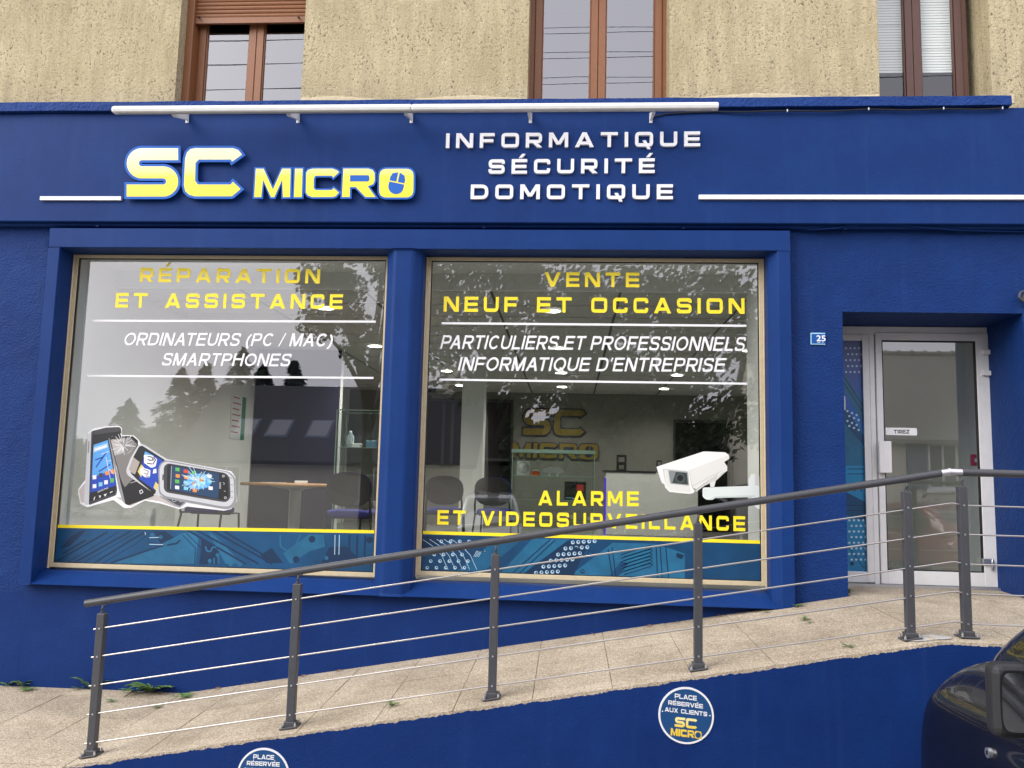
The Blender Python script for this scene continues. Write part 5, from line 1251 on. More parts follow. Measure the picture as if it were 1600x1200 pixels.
# ================================================================== SHOP INTERIOR
FZ = .80; CZ = 3.38; BK = 9.6; IL, IR = -4.36, 4.4
def shell(name, m, fill, label=None):
    mb = MB(); fill(mb); return mb.build(name, m, kind='structure', label=label)
shell('interior_floor', M_floor, lambda b: b.box(IL, IR, .20, BK, FZ-.1, FZ))
shell('interior_back_wall', M_back, lambda b: b.box(IL-.1, IR+.1, BK, BK+.1, FZ, CZ+.3))
shell('interior_left_wall', M_plaster, lambda b: b.box(IL-.1, IL, .32, BK, FZ-.1, CZ+.4))
shell('interior_right_wall', M_plaster, lambda b: b.box(IR, IR+.1, .72, BK, FZ-.1, CZ+.4))
shell('interior_window_lining', M_plaster, lambda b: (b.box(IL-.1, 1.68, .215, .75, 3.535, 3.62), b.box(IL-.1, IR+.1, .75, .80, CZ, 3.7), b.box(1.60, 2.10, .22, .9, FZ, 3.6), b.box(-1.55, -1.27, .22, .40, FZ, 3.6), b.box(IL-.1, -4.385, .215, .75, FZ, 3.6), b.box(2.1, IR, .722, .8, 3.1, 3.7)))
shell('interior_partition', M_plaster, lambda b: (b.box(-3.16, IL, 4.55, 4.65, FZ, CZ+.02), b.box(3.98, IR, 1.5, 1.96, FZ, CZ+.02)))
# ceiling of mineral tiles in a dark grid
ceil = shell('interior_ceiling', M_tgrid, lambda b: b.box(IL, IR, .80, BK, CZ+.012, CZ+.03), 'suspended ceiling of pale mineral tiles')
tm = None; i = 0
tx, ty = 1.2, .60
nx, ny = int((IR-IL)/tx), int((BK-.8)/ty)
for i in range(nx+1):
    for j in range(ny+1):
        x0, y0 = IL+i*tx, .80+j*ty; x1, y1 = min(IR, x0+tx), min(BK, y0+ty)
        if x1-x0 < .05 or y1-y0 < .05: continue
        full = x1-x0 > tx-.001 and y1-y0 > ty-.001
        if full and tm is not None:
            o = bpy.data.objects.new('ceiling_tile', tm); COL.objects.link(o); o.parent = ceil; o.location = Vector((x0, y0, CZ))-ORIG[ceil.name]; continue
        mb = MB(); mb.box(x0+.015, x1-.015, y0+.015, y1-.015, CZ, CZ+.01); 
        if full:
            me = bpy.data.meshes.new('ceiling_tile'); me.from_pydata([tuple(p-Vector((x0, y0, CZ))) for p in mb.v], [], mb.f); me.materials.append(M_tile); tm = me
            o = bpy.data.objects.new('ceiling_tile', tm); COL.objects.link(o); o.parent = ceil; o.location = Vector((x0, y0, CZ))-ORIG[ceil.name]
        else: mb.build('ceiling_tile', M_tile, ceil, fix=False)
# navy wall panel
mb = MB(); mb.box(-4.34, -3.17, 4.50, 4.545, FZ, CZ-.005); mb.build('wall_panel', M_navy, label='tall navy blue wall panel behind the round table', cat='wall panel')
# dark glazed openings in the back wall
def back_px(u, v): return W(u, v, BK-.01)
M_voidg = mat('dark_partition_glass', (.006, .006, .007), .25, spec=.2)
M_darkf = mat('dark_partition_frame', (.02, .02, .022), .4)
def opening(u0, u1, v0, v1, label, mull=()):
    a, b = back_px(u0, v0), back_px(u1, v1); t = thing('interior_doorway', ((a.x+b.x)/2, BK, max(FZ, b.z)), label, 'interior doorway')
    mb = MB(); mb.box(a.x, b.x, BK-.02, BK-.005, max(FZ+.01, b.z), a.z); mb.build('dark_glass', M_voidg, t)
    mb = MB()
    for q in mull: x = back_px(q, 700).x; mb.box(x-.03, x+.03, BK-.05, BK-.02, max(FZ+.01, b.z), a.z)
    mb.box(a.x-.04, b.x+.04, BK-.04, BK-.001, a.z, a.z+.05); mb.box(a.x-.04, a.x, BK-.04, BK-.001, max(FZ+.01, b.z), a.z); mb.box(b.x, b.x+.04, BK-.04, BK-.001, max(FZ+.01, b.z), a.z)
    mb.build('frame', M_darkf, t)
opening(640, 797, 626, 728, 'wide dark glazed opening in the back wall left of the wall logo', (692, 706))
opening(757, 797, 720, 768, 'lower dark panel beside the white column', ())
opening(1055, 1142, 660, 870, 'tall dark doorway in the back wall right of the counter')
# column
a, b = W(719.5, 700, 6.0), W(754, 700, 6.0); mb = MB(); mb.box(a.x, b.x, 6.0, 6.36, FZ, CZ)
mb.build('column', M_plaster, label='square white column in the middle of the shop', cat='column')
# wall logo
wl = thing('wall_logo', tuple(back_px(866, 718)), 'dim yellow SC MICRO wall logo outlined in navy on the back wall', 'wall logo')
M_wlO, M_wlI = mat('wall_logo_navy', (.015, .018, .05), .6), mat('wall_logo_ochre', (.20, .145, .02), .6)
la, lb = back_px(816, 637), back_px(917, 683); ma, mb_ = back_px(798, 690), back_px(936, 719)
def TW(a, b):
    if a < 700: return (la.x+(a-78)/606*(lb.x-la.x), la.z+(b-57)/265*(lb.z-la.z))
    return (ma.x+(a-719)/815*(mb_.x-ma.x), ma.z+(b-164)/158*(mb_.z-ma.z))
build_logo(TW, BK-.03, .03, M_wlO, M_wlI, M_wlO, wl)
# ceiling lamps
M_lamp = mat('lamp_lens', (1, 1, 1), .4, emit=((1, .97, .90), 14))
first = None
LAMPS = [(862, 484.5, 'nearest, seen through ET of NEUF ET OCCASION'), (873, 543, 'behind the word ET of PARTICULIERS ET PROFESSIONNELS'), (877, 582, 'under the Q of INFORMATIQUE D’ENTREPRISE'), (878, 604, 'just below the white stripe above the wall logo'), (698, 579, 'at the left edge of the right window'), (719, 601.5, 'touching the top of the white column'), (1058, 585.5, 'behind the R of ENTREPRISE'), (1038, 607, 'above the tall dark doorway'), (586, 540, 'at the right edge of the left window'), (508, 480, 'behind the C of ASSISTANCE'), (1172, 547, 'at the end of PROFESSIONNELS')]
for (u, v, where) in LAMPS:
    c = WZ(u, v, CZ)
    if c.y > BK-.2: c = Vector((c.x, BK-.25, CZ))
    t = thing('ceiling_lamp', (c.x, c.y, CZ), 'round lit ceiling lamp '+where, 'ceiling lamp', 'recessed ceiling lamps')
    mb = MB(); mb.lathe([(.115, -.004), (.115, -.012), (.10, -.016), (.092, -.010), (.092, -.004)], c, 20); mb.build('rim', M_whiteB, t)
    mb = MB(); mb.disc(c+Vector((0, 0, -.007)), .092, 20, 'z'); mb.build('lens', M_lamp, t, fix=False)
    ld = bpy.data.lights.new('lamp_light', 'SPOT'); ld.energy = 170 if u < 600 else 75; ld.spot_size = R_(150); ld.spot_blend = 1; ld.shadow_soft_size = .09; ld.color = (1, .96, .88)
    lo = bpy.data.objects.new('lamp_light', ld); COL.objects.link(lo); lo.parent = t; lo.location = (0, 0, -.03)
# smoke detector
c = WZ(676, 607, CZ); c = Vector((c.x, min(c.y, 9), CZ)); mb = MB(); mb.lathe([(.0, -.09), (.06, -.08), (.09, -.03), (.09, -.001)], c, 14); mb.build('dome_camera', M_darkf, label='small dark dome on the ceiling near the white column', cat='dome camera')
# furniture
def chair(label, x, y, rz, first=[None]):
    if first[0] is None:
        t = thing('visitor_chair', (0, 0, 0), label, 'chair', 'blue visitor chairs in the shop')
        mb = MB(); N = 18; P = lambda a: (0.235*math.copysign(abs(math.cos(a))**.7, math.cos(a)), .225*math.copysign(abs(math.sin(a))**.7, math.sin(a)))
        vs = []
        for z, k in ((.425, .90), (.44, 1.0), (.47, 1.0), (.49, .9)): vs += [(P(2*math.pi*i/N)[0]*k, P(2*math.pi*i/N)[1]*k, z+.012*(P(2*math.pi*i/N)[1] < -.18)) for i in range(N)]
        mb.add(vs, [(j*N+i, j*N+(i+1) % N, (j+1)*N+(i+1) % N, (j+1)*N+i) for j in range(3) for i in range(N)]+[tuple(range(N)), tuple(range(3*N, 4*N))], True); mb.build('seat', M_chairB, t)
        def back(y0, th, k, m, nm):
            mb = MB(); vs = []
            for yy in (0, th):
                for i in range(20):
                    a = 2*math.pi*i/20; X = .225*k*math.copysign(abs(math.cos(a))**.75, math.cos(a)); Z = .71+.17*k*math.copysign(abs(math.sin(a))**.8, math.sin(a))
                    vs.append((X, y0+yy+.10*(Z-.7)-.35*X*X, Z))
            mb.add(vs, [(i, (i+1) % 20, 20+(i+1) % 20, 20+i) for i in range(20)]+[tuple(range(20)), tuple(range(39, 19, -1))], False); mb.build(nm, m, t, bevel=.006)
        back(.235, .018, .97, M_chairK, 'back_shell'); back(.195, .04, 1.0, M_chairB, 'back_pad')
        for sx in (-1, 1):
            mb = MB(); mb.tube([(sx*.25, -.21, 0), (sx*.235, -.19, .42), (sx*.225, .0, .425), (sx*.22, .20, .43), (sx*.215, .235, .55), (sx*.19, .245, .75)], .0115, 8); mb.build('leg', M_chairK, t)
            mb = MB(); mb.tube([(sx*.25, .28, 0), (sx*.225, .17, .43)], .0115, 8); mb.build('leg', M_chairK, t)
        mb = MB(); mb.tube([(-.225, -.02, .415), (.225, -.02, .415)], .010, 6); mb.build('cross_bar', M_chairK, t)
        first[0] = t; o = t
    else: o = copy_tree(first[0]); o['label'] = label
    o.location = (x, y, FZ); o.rotation_euler = (0, 0, rz); return o
TBX = W(462, 760, 2.6).x
q = W(540, 805, 1.75); chair('blue chair with dark oval back standing in front of the glass tower', q.x, 1.85, math.pi+.25)
q = W(333, 810, 2.1); chair('blue chair partly hidden behind the printed phones', q.x, 2.0, math.pi-.1)
q = W(612, 800, 2.3); chair('blue chair cut off by the left window frame near the pillar', q.x, 2.2, math.pi+1.0)
q = W(687, 800, 3.2); chair('dark backed chair at the left edge of the right window', q.x, 3.6, math.pi+.1)
q = W(771, 800, 3.3); chair('dark backed chair between the column and the glass counter', q.x, 3.7, math.pi-.15)
t = thing('round_table', (TBX, 2.6, FZ), 'round beech meeting table on a grey pedestal', 'table')
mb = MB(); mb.lathe([(0, .755), (.60, .755), (.605, .748), (.605, .728), (.60, .722), (0, .722)], (TBX, 2.6, FZ), 40); mb.build('tabletop', M_wood, t)
mb = MB(); mb.lathe([(.0, .72), (.30, .72), (.10, .69), (.065, .67), (.065, .06), (.10, .03), (.28, .015), (.28, 0), (0, 0)], (TBX, 2.6, FZ), 24); mb.build('pedestal', mat('grey_table_metal', (.35, .35, .34), .4, metal=.5), t)
mb = MB(); mb.box(TBX-.28, TBX-.08, 2.25, 2.52, FZ+.7555, FZ+.760); mb.build('paper', M_white, label='papers lying on the round table', cat='paper')
mb = MB(); mb.box(TBX+.08, TBX+.20, 2.3, 2.4, FZ+.7555, FZ+.785); mb.build('notebook', M_plaster, label='small pale box lying on the round table', cat='box', bevel=.004)
# poster on the left wall
a = W(376, 614, 3.6)
pz0, pz1 = 2.10, 2.62
pt = thing('poster', (IL+.01, 3.9, pz0), 'white notice with a green edge strip on the left wall', 'poster')
mb = MB(); mb.box(IL, IL+.008, 3.72, 4.20, pz0, pz1+.05); mb.build('sheet', M_white, pt)
mb = MB(); mb.box(IL+.008, IL+.010, 4.07, 4.20, pz0, pz1+.05); mb.build('green_strip', F('poster_green', (.03, .22, .10)), pt)
mb = MB()
for k in range(7): mb.box(IL+.008, IL+.0095, 3.76, 3.98+.05*(k % 2), pz0+.08+.075*k, pz0+.095+.075*k)
mb.build('red_print', F('poster_red', (.45, .06, .05)), pt)
# glass display tower in the left window
def tower(x0, x1, y0, y1, z1, shelves, label):
    t = thing('display_cabinet', ((x0+x1)/2, (y0+y1)/2, FZ), label, 'display cabinet')
    mb = MB(); g = .008
    mb.box(x0, x1, y0, y0+g, FZ+.1, z1); mb.box(x0, x1, y1-g, y1, FZ+.1, z1); mb.box(x0, x0+g, y0+g, y1-g, FZ+.1, z1); mb.box(x1-g, x1, y0+g, y1-g, FZ+.1, z1)
    mb.build('glass_side', M_shelfg, t)
    mb = MB()
    for x in (x0, x1):
        for y in (y0, y1): mb.box(x-.006, x+.006, y-.006, y+.006, FZ+.1, z1)
    mb.box(x0, x1, y0-.004, y0+.006, z1-.008, z1+.004); mb.box(x0, x1, y1-.006, y1+.004, z1-.008, z1+.004)
    mb.build('glass_edge', M_shelfe, t)
    for z in shelves:
        mb = MB(); mb.box(x0+.01, x1-.01, y0+.01, y1-.01, z, z+.008); sh = mb.build('glass_shelf', M_shelfg, t)
        mb = MB(); mb.box(x0+.01, x1-.01, y0+.004, y0+.010, z, z+.008); mb.build('shelf_edge', M_shelfe, sh)
    mb = MB(); mb.box(x0-.01, x1+.01, y0-.01, y1+.01, FZ, FZ+.1); mb.build('plinth', M_white, t, bevel=.004)
    return t
a, b = W(527, 640, 3.4), W(606, 640, 3.4)
tower(a.x, b.x+.05, 3.4, 3.85, a.z, (1.35, 1.66, 2.0), 'tall glass display tower near the pillar')
p1 = W(546, 698, 3.6)
mb = MB(); mb.lathe([(0, 0), (.05, 0), (.05, .14), (.02, .18), (.02, .21), (0, .21)], (p1.x, 3.62, 2.009), 14); mb.build('bottle', mat('pale_spray_bottle', (.5, .6, .65), .3), label='pale bottle standing in the glass tower', cat='bottle')
mb = MB(); mb.box(p1.x+.22, p1.x+.34, 3.55, 3.65, 2.009, 2.10); mb.build('small_box', F('tower_box_blue', (.12, .28, .42)), label='small blue box in the glass tower', cat='box', bevel=.004)
mb = MB(); mb.box(p1.x+.05, p1.x+.16, 3.5, 3.62, 2.009, 2.06); mb.build('small_box', M_white, label='small white box in the glass tower', cat='box', bevel=.004)
# low glass counter with alarm parts in the right window
a, b = W(801, 705, 4.8), W(929, 705, 4.8)
gt = tower(a.x, b.x, 4.8, 5.3, a.z, (1.12, 1.40, 1.72), 'low glass display counter with alarm parts in the right window')
mb = MB(); mb.box(a.x-.01, b.x+.01, 4.79, 5.31, a.z, a.z+.012); mb.box(a.x-.012, b.x+.012, 4.78, 4.80, a.z-.016, a.z+.030); mb.build('top_edge', M_shelfe, gt)
SZ = 1.729
x = W(818, 722, 5.0).x; mb = MB(); mb.box(x-.09, x+.09, 5.0, 5.03, SZ, SZ+.20); mb.lathe([(.0, .0), (.075, 0), (.06, .04), (.0, .055)], (0, 0, 0), 18)
n0 = 8; 
for i_ in range(n0, len(mb.v)):
    p = mb.v[i_]; mb.v[i_] = Vector((x+p.x, 5.0-p.z, SZ+.11+p.y))
mb.build('alarm_siren', M_white, label='white square alarm siren with domed front on the counter shelf', cat='alarm siren')
x = W(837, 727, 5.0).x; mb = MB(); mb.box(x-.055, x+.055, 4.96, 5.05, SZ, SZ+.06); o = mb.build('orange_sounder', F('sounder_orange', (.75, .12, .02)), label='small orange alarm sounder on the counter shelf', cat='sounder', bevel=.008)
mb = MB(); mb.box(x-.04, x+.05, 4.955, 5.05, SZ+.06, SZ+.085); mb.build('lid', M_white, o, bevel=.008)
x = W(865, 725, 5.0).x; mb = MB(); mb.prism([tuple(p) for p in rnd([Vector(p) for p in [(x-.15, SZ+.06), (x-.06, SZ+.04), (x+.06, SZ+.04), (x+.15, SZ+.06), (x+.15, SZ+.09), (x+.05, SZ+.125), (x-.05, SZ+.125), (x-.15, SZ+.09)]], .02, True)], 4.97, 5.03)
mb.box(x-.07, x-.04, 4.98, 5.02, SZ, SZ+.045); mb.box(x+.04, x+.07, 4.98, 5.02, SZ, SZ+.045); mb.build('winged_detector', M_white, label='white winged detector on two feet on the counter shelf', cat='detector')
x = W(899, 750, 5.0).x; mb = MB(); mb.box(x-.15, x+.15, 5.0, 5.06, 1.409, 1.66); o = mb.build('black_package', M_darkf, label='black package with a red square on the middle counter shelf', cat='package', bevel=.004)
mb = MB(); mb.box(x+.02, x+.115, 4.997, 5.0, 1.53, 1.62); mb.build('red_square', F('package_red', (.55, .05, .04)), o)
mb = MB(); mb.box(x-.04, x+.02, 4.997, 5.0, 1.42, 1.435); mb.box(x-.13, x-.05, 4.997, 5.0, 1.43, 1.44); mb.build('print', icoC, o)
# reception counter with a purple light edge
a, b = W(947, 737, 7.6), W(1053, 737, 7.6)
t = thing('reception_counter', ((a.x+b.x)/2, 7.8, FZ), 'white reception counter with purple lit left edge', 'counter')
mb = MB(); mb.box(a.x, b.x+.4, 7.6, 8.2, FZ, a.z); mb.build('front', M_plaster, t, bevel=.01)
mb = MB(); mb.box(a.x-.03, a.x, 7.6, 7.64, FZ, a.z-.1); mb.build('purple_light_strip', mat('purple_led', (.06, .02, .4), .4, emit=((.16, .08, 1.0), .22)), t)
mb = MB(); mb.box(a.x-.04, b.x-.3, 7.58, 8.22, a.z, a.z+.025); mb.build('top', M_darkf, t)
def card_stand(u, w, h, label):
    x = W(u, 730, 7.8).x; z = a.z+.026
    o = thing('card_stand', (x, 7.8, z), label, 'card stand')
    mb = MB(); mb.box(x-w/2, x+w/2, 7.8, 7.84, z, z+h); mb.build('panel', M_darkf, o)
    mb = MB(); mb.box(x-w*.3, x+w*.3, 7.795, 7.8, z+h*.55, z+h*.85); mb.box(x-w*.25, x+w*.25, 7.795, 7.8, z+h*.1, z+h*.35); mb.build('print', scrG, o)
card_stand(971, .17, .27, 'dark card stand on the left end of the reception counter'); card_stand(1030, .09, .19, 'small dark card stand on the right of the reception counter')
# fire alarm box seen through the door
q = W(1523.5, 719, 1.48); fb = thing('fire_alarm', (q.x, 1.5, q.z-.06), 'red fire alarm box on the inner wall behind the door glass', 'fire alarm')
mb = MB(); mb.box(q.x-.038, q.x+.038, 1.44, 1.50, q.z-.055, q.z+.055); mb.build('box', F('alarm_red', (.55, .012, .02)), fb, bevel=.008)
mb = MB(); mb.box(q.x-.022, q.x+.010, 1.436, 1.44, q.z-.02, q.z+.015); mb.build('label', M_white, fb)
q = W(1528, 660, 1.48); mb = MB(); mb.box(3.9, 3.98, 1.46, 1.5, FZ, CZ); mb.build('wall_trim', M_white, label='white trim strip on the inner wall behind the door', cat='trim')
mb = MB(); mb.box(2.10, 3.98, 1.9, 1.95, FZ, CZ); mb.build('back_screen', mat('grey_green_screen', (.74, .76, .68), .8), label='plain grey screen wall behind the entrance', cat='screen')

# ================================================================== ACROSS THE STREET (seen in the glass)
M_bark = mat('tree_bark', (.045, .035, .025), .9, var=.3, vscale=8, bump=.6, bscale=25, bdist=.03)
M_fol = mat('tree_foliage', (.055, .085, .03), .7, var=.4, vscale=1.2)
M_fol2 = mat('conifer_foliage', (.022, .042, .018), .8, var=.35, vscale=1.5)
M_fol3 = mat('far_tree_foliage', (.06, .085, .05), .8, var=.3, vscale=.6)
def leafy(center, rad, n, size, rg, blobs=26, low=-.6):
    mb = MB(); cs = []
    for _ in range(blobs):
        while True:
            p = Vector((rg.uniform(-1, 1), rg.uniform(-1, 1), rg.uniform(low, 1)))
            if p.length < 1: break
        p = p.normalized()*(p.length**.5)*.85
        cs.append((Vector((p.x*rad[0], p.y*rad[1], p.z*rad[2]))+Vector(center), rg.uniform(.16, .32)*rad[0]))
    vs, fs = [], []
    for i in range(n):
        c, r = cs[i % len(cs)]
        d_ = Vector((rg.gauss(0, 1), rg.gauss(0, 1), rg.gauss(0, .8))).normalized()*r*(rg.random()**.4)
        p = c+d_; nrm = Vector((rg.gauss(0, 1), rg.gauss(0, 1), rg.gauss(0, 1)+.4)).normalized(); t1 = nrm.orthogonal().normalized(); t2 = nrm.cross(t1)
        s = size*rg.uniform(.6, 1.3); k = len(vs)
        vs += [p+t1*s, p+t2*s*.55, p-t1*s, p-t2*s*.55]; fs.append((k, k+1, k+2, k+3))
    mb.add(vs, fs); return mb, cs
def tree(x, y, h, cr, n, size, label, seed, crown_c=.64, m=M_fol, z0=GZ, blobs=30, low=-.6, tr=.2):
    rg = random.Random(seed); t = thing('broadleaf_tree', (x, y, z0), label, 'tree', 'trees across the street')
    mb, cs = leafy((x, y, z0+h*crown_c), cr, n, size, rg, blobs, low); mb.build('crown', m, t, fix=False)
    tb = MB(); top = Vector((x+.2, y, z0+h*crown_c))
    tb.tube([(x, y, z0), (x+.05, y, z0+h*.2), (x-.05, y+.05, z0+h*.42), tuple(top)], tr, 10, r1=tr*.35)
    for c, r in cs[:14]: b0 = Vector((x, y, z0+h*rg.uniform(.3, .55))); tb.tube([b0, (b0+c)/2+Vector((0, 0, .2)), c], tr*.35, 6, r1=.03)
    tb.build('trunk', M_bark, t)
tree(2.3, -14.5, 8.6, (3.0, 2.4, 3.0), 13000, .10, 'big broadleaf tree across the street with open crown, mirrored in the right window', 21, .62, blobs=60, low=-.9)
tree(-2.0, -14.9, 9.6, (2.9, 2.4, 2.9), 12000, .10, 'dense broadleaf tree mirrored behind the pillar between the windows', 26, .66, blobs=60, low=-.8)
tree(6.6, -17.5, 7.6, (2.0, 2.0, 2.7), 7000, .09, 'smaller broadleaf tree beside the big one across the street', 22, .6)
tree(-5.0, -13.6, 9.2, (1.9, 1.9, 2.7), 8000, .08, 'broadleaf tree across the street mirrored at the right of the left window', 23, .74, low=-.7)
tree(19.5, -22, 9.0, (3, 3, 3.4), 4000, .18, 'broadleaf tree beyond the facing house roof', 24, .6)
def conifer(x, y, h, r, seed, label):
    rg = random.Random(seed); t = thing('conifer_tree', (x, y, GZ), label, 'tree', 'conifers across the street'); vs, fs = [], []
    for br in range(150):
        zt = rg.random()**.85; a = rg.uniform(0, 6.283); ln = r*(1-zt)**.85*rg.uniform(.55, 1.15)+.12
        for q in range(34):
            f_ = rg.random()**.7; aa = a+rg.gauss(0, .16); p = Vector((x+ln*f_*math.cos(aa), y+ln*f_*math.sin(aa), GZ+h*(.10+.90*zt)-ln*f_*f_*.30+rg.gauss(0, .08)))
            s = .15*rg.uniform(.6, 1.2); k = len(vs); d1 = Vector((math.cos(aa), math.sin(aa), -.35))*s; d2 = Vector((-math.sin(aa), math.cos(aa), rg.uniform(-.6, .6)))*s*.5
            vs += [p+d1, p+d2, p-d1, p-d2]; fs.append((k, k+1, k+2, k+3))
    mb = MB(); mb.add(vs, fs); mb.build('crown', M_fol2, t, fix=False)
    mb = MB(); mb.tube([(x, y, GZ), (x, y, GZ+h*.8)], .16, 8, r1=.03); mb.build('trunk', M_bark, t)
conifer(-18.0, -31, 6.8, 3.0, 31, 'broad conifer left of the slate roofed house'); conifer(-15.2, -31, 7.9, 2.9, 32, 'tallest conifer behind the slate roofed house'); conifer(-12.9, -31.6, 7.4, 2.7, 33, 'conifer behind the ridge of the slate roofed house'); conifer(-16.6, -30.5, 7.0, 2.9, 35, 'conifer between the broad one and the tallest one'); conifer(-14.0, -30.5, 7.0, 2.6, 36, 'conifer just right of the tallest one'); conifer(-21.5, -33, 5.6, 3.0, 34, 'lowest conifer at the far left of the row')
rg = random.Random(5); vs, fs = [], []
for i in range(9000):
    x = rg.uniform(-80, 60); y = -62+rg.uniform(-3, 3); top = 5.6+1.1*math.sin(x*.21)+.8*math.sin(x*.53+1)+.5*math.sin(x*1.3)
    p = Vector((x, y, GZ+top*(rg.random()**.6))); s = .55*rg.uniform(.6, 1.3); n_ = Vector((rg.gauss(0, 1), rg.gauss(0, 1), rg.gauss(0, 1))).normalized(); t1 = n_.orthogonal(); t2 = n_.cross(t1); k = len(vs)
    vs += [p+t1*s, p+t2*s, p-t1*s, p-t2*s]; fs.append((k, k+1, k+2, k+3))
mb = MB(); mb.add(vs, fs); mb.build('far_treeline', M_fol3, kind='stuff', label='distant line of trees beyond the street', fix=False)
rg = random.Random(15); vs, fs = [], []
for i in range(6000):
    x = rg.uniform(-3.0, 9.5); y = -27+rg.uniform(-1, 1); top = 5.3+.6*math.sin(x*.9)+.5*math.sin(x*2.1+1)
    p = Vector((x, y, GZ+top*(rg.random()**.7))); q_ = .26*rg.uniform(.6, 1.3); n_ = Vector((rg.gauss(0, 1), rg.gauss(0, 1), rg.gauss(0, 1))).normalized(); t1 = n_.orthogonal(); t2 = n_.cross(t1); k = len(vs)
    vs += [p+t1*q_, p+t2*q_*.6, p-t1*q_, p-t2*q_*.6]; fs.append((k, k+1, k+2, k+3))
mb = MB(); mb.add(vs, fs); mb.build('undergrowth', M_fol, kind='stuff', label='dense green thicket behind the big broadleaf tree', fix=False)
M_slate = mat('slate_roof', (.032, .034, .040), .75, var=.2, vscale=5, bump=.4, bscale=18)
M_rend = mat('pale_house_render', (.68, .65, .54), .9, var=.08, vscale=2)
M_tileR = mat('grey_tile_roof', (.29, .28, .25), .85, var=.2, vscale=8, bump=.5, bscale=14)
M_shut = mat('blue_grey_shutter', (.10, .14, .20), .6)
M_wpane = mat('house_window_dark', (.04, .045, .05), .08)
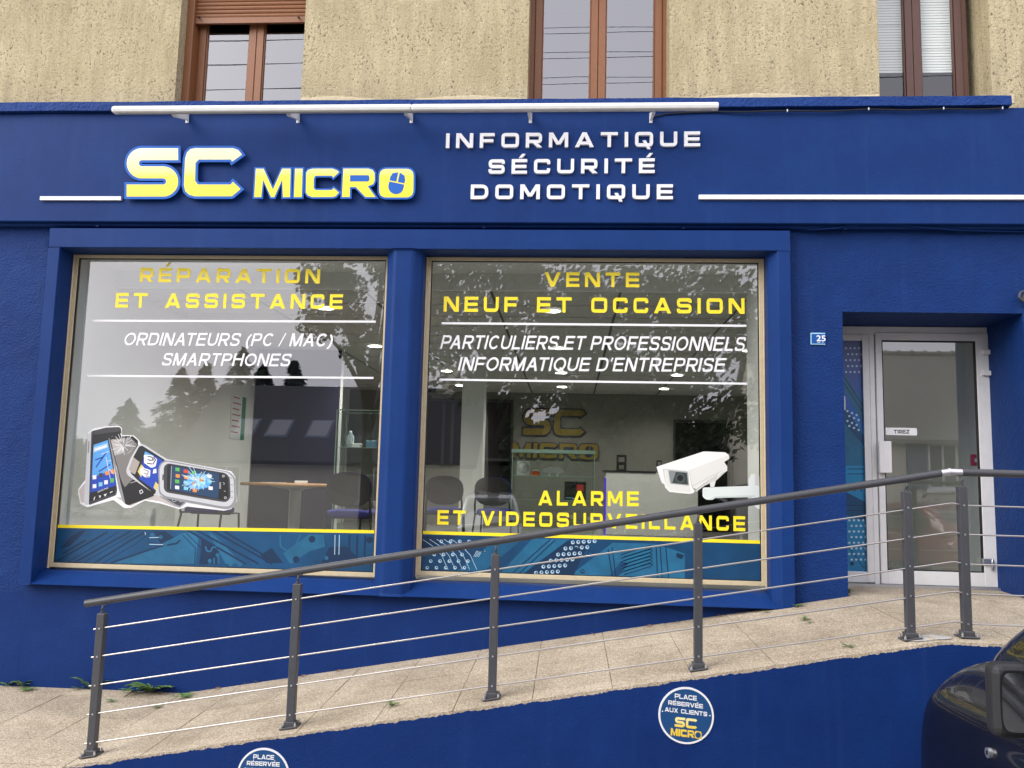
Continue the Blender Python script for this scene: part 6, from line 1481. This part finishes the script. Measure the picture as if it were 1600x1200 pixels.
def house(name, label, x0, x1, yf, dep, ze, zr, mroof, wins, sky=(), shut=True, ridge_tiles=False):
    t = thing(name, ((x0+x1)/2, yf-dep/2, GZ), label, 'house', 'houses across the street')
    mb = MB(); mb.box(x0, x1, yf-dep, yf, GZ, ze); ym = yf-dep/2
    mb.add([(x0, yf, ze), (x0, yf-dep, ze), (x0, ym, zr-.1), (x1, yf, ze), (x1, yf-dep, ze), (x1, ym, zr-.1)], [(0, 1, 2), (3, 5, 4)])
    mb.build('wall', M_rend, t)
    mb = MB(); e = .3; o = .15
    s = (zr-ze)/(dep/2)
    vs = []
    for x in (x0-o, x1+o):
        vs += [(x, yf+e, ze-e*s), (x, ym, zr), (x, yf-dep-e, ze-e*s), (x, yf-dep-e, ze-e*s+.12), (x, ym, zr+.12), (x, yf+e, ze-e*s+.12)]
    mb.add(vs, [(i, (i+1) % 6, 6+(i+1) % 6, 6+i) for i in range(6)]+[(0, 1, 4, 5), (1, 2, 3, 4), (6, 11, 10, 7), (7, 10, 9, 8)])
    rf = mb.build('roof', mroof, t)
    if ridge_tiles:
        mb = MB(); x = x0
        while x < x1: mb.tube([(x, ym, zr+.12), (x+.36, ym, zr+.12)], .10, 8); mb.tube([(x+.36, ym, zr+.13), (x+.42, ym, zr+.13)], .125, 8); x += .42
        mb.build('ridge_tiles', mroof, rf)
    mb = MB(); mb.box(x1-1.6, x1-1.0, ym-.3, ym+.3, zr-.3, zr+.9); mb.build('chimney', M_rend, rf)
    for x, z, w, h in wins:
        mb = MB(); f = .06
        mb.box(x-w/2, x-w/2+f, yf, yf+.04, z, z+h); mb.box(x+w/2-f, x+w/2, yf, yf+.04, z, z+h); mb.box(x-w/2+f, x+w/2-f, yf, yf+.04, z, z+f); mb.box(x-w/2+f, x+w/2-f, yf, yf+.04, z+h-f, z+h); mb.box(x-.03, x+.03, yf, yf+.04, z+f, z+h-f)
        mb.box(x-w/2-.08, x+w/2+.08, yf, yf+.10, z-.10, z)
        wn = mb.build('window', M_white, t)
        mb = MB(); mb.box(x-w/2+f, x+w/2-f, yf+.004, yf+.012, z+f, z+h-f); mb.build('pane', M_wpane, wn)
        if shut:
            for sx in (-1, 1): mb = MB(); mb.box(x+sx*(w/2+.30)-.26, x+sx*(w/2+.30)+.26, yf+.01, yf+.05, z-.02, z+h+.02); mb.build('shutter', M_shut, wn)
    for x, k in sky:
        y = yf-dep/2*k; z = ze+(zr-ze)*k+.14; mb = MB(); w, l = .42, .55
        for q, m_, nm, ww in ((0, M_shut, 'skylight', 1.0), (.02, M_skyg, 'skylight_pane', .82)):
            mb = MB(); vs = [(x+a*w*ww, y-b*l*ww*math.cos(math.atan(s)), z+q+b*l*ww*math.sin(math.atan(s))) for a, b in ((-1, -1), (1, -1), (1, 1), (-1, 1))]
            mb.add(vs+[(p[0], p[1], p[2]-.08) for p in vs], [(0, 1, 2, 3), (0, 4, 5, 1), (1, 5, 6, 2), (2, 6, 7, 3), (3, 7, 4, 0)])
            if nm == 'skylight': skl = mb.build(nm, m_, rf)
            else: mb.build(nm, m_, skl)
    return t
M_skyg = mat('skylight_glass', (.26, .27, .29), .02, metal=1)
house('slate_house', 'low house with slate roof and three skylights across the street', -13.2, -3.2, -21.0, 7.0, 2.3, 5.0, M_slate, [(-11.5, .9, 1.0, 1.1), (-6.5, .9, 1.0, 1.1)], [(-11.4, .35), (-10.2, .35), (-8.75, .35)], shut=False)
house('shuttered_house', 'pale house with blue grey shutters and ridge tiled roof across the street', 5.6, 19.0, -16.4, 7.5, 3.2, 6.0, M_tileR, [(10.3, 1.75, .8, 1.25), (14.6, 1.75, .8, 1.25), (7.0, 1.75, .8, 1.25)], ridge_tiles=True)
rg = random.Random(8)
mb, _ = leafy((11.2, -15.3, .4), (3.2, .5, .75), 2500, .09, rg, 22, -.9); mb.build('hedge', M_fol, label='low uneven hedge in front of the shuttered house', cat='hedge', fix=False)
M_red = mat('red_car_paint', (.28, .030, .022), .2, coat=.8); M_whp = mat('silver_white_car_paint', (.55, .56, .57), .2, coat=.8)
rc = car('street_car', 'red car parked across the street, mirrored in the shop door', M_red, M_carG); fin_car(rc, 9.6, -11.0, math.pi*.94)
wc = car('street_car', 'silver white car parked across the street, mirrored low in the right window', M_whp, M_carG); fin_car(wc, -1.8, -11.4, math.pi-.1)
for o_, yy in ((rc, -12.3), (wc, -12.6)): o_.location.y = yy
# overhead wires mirrored in the upper windows
ORD = ['lowest', 'second lowest', 'third from below', 'fourth from below', 'fifth from below', 'sixth from below', 'second highest', 'highest']
for k, (y, z) in enumerate([(-13.0, 11.0), (-13.05, 11.12), (-13.3, 11.75), (-13.35, 11.86), (-13.6, 12.6), (-13.65, 12.7), (-14.0, 13.5), (-14.05, 13.6)]):
    mb = MB(); mb.tube([(-40+2.5*i, y, z+.10*(k % 2)*math.sin(i*.9)+.002*(i-16)**2+.03*(i-16)) for i in range(33)], .0075, 5)
    mb.build('overhead_cable', M_black, label=ORD[k]+' of the black overhead cables mirrored in the upper windows', cat='overhead cable', group='overhead cables along the street')
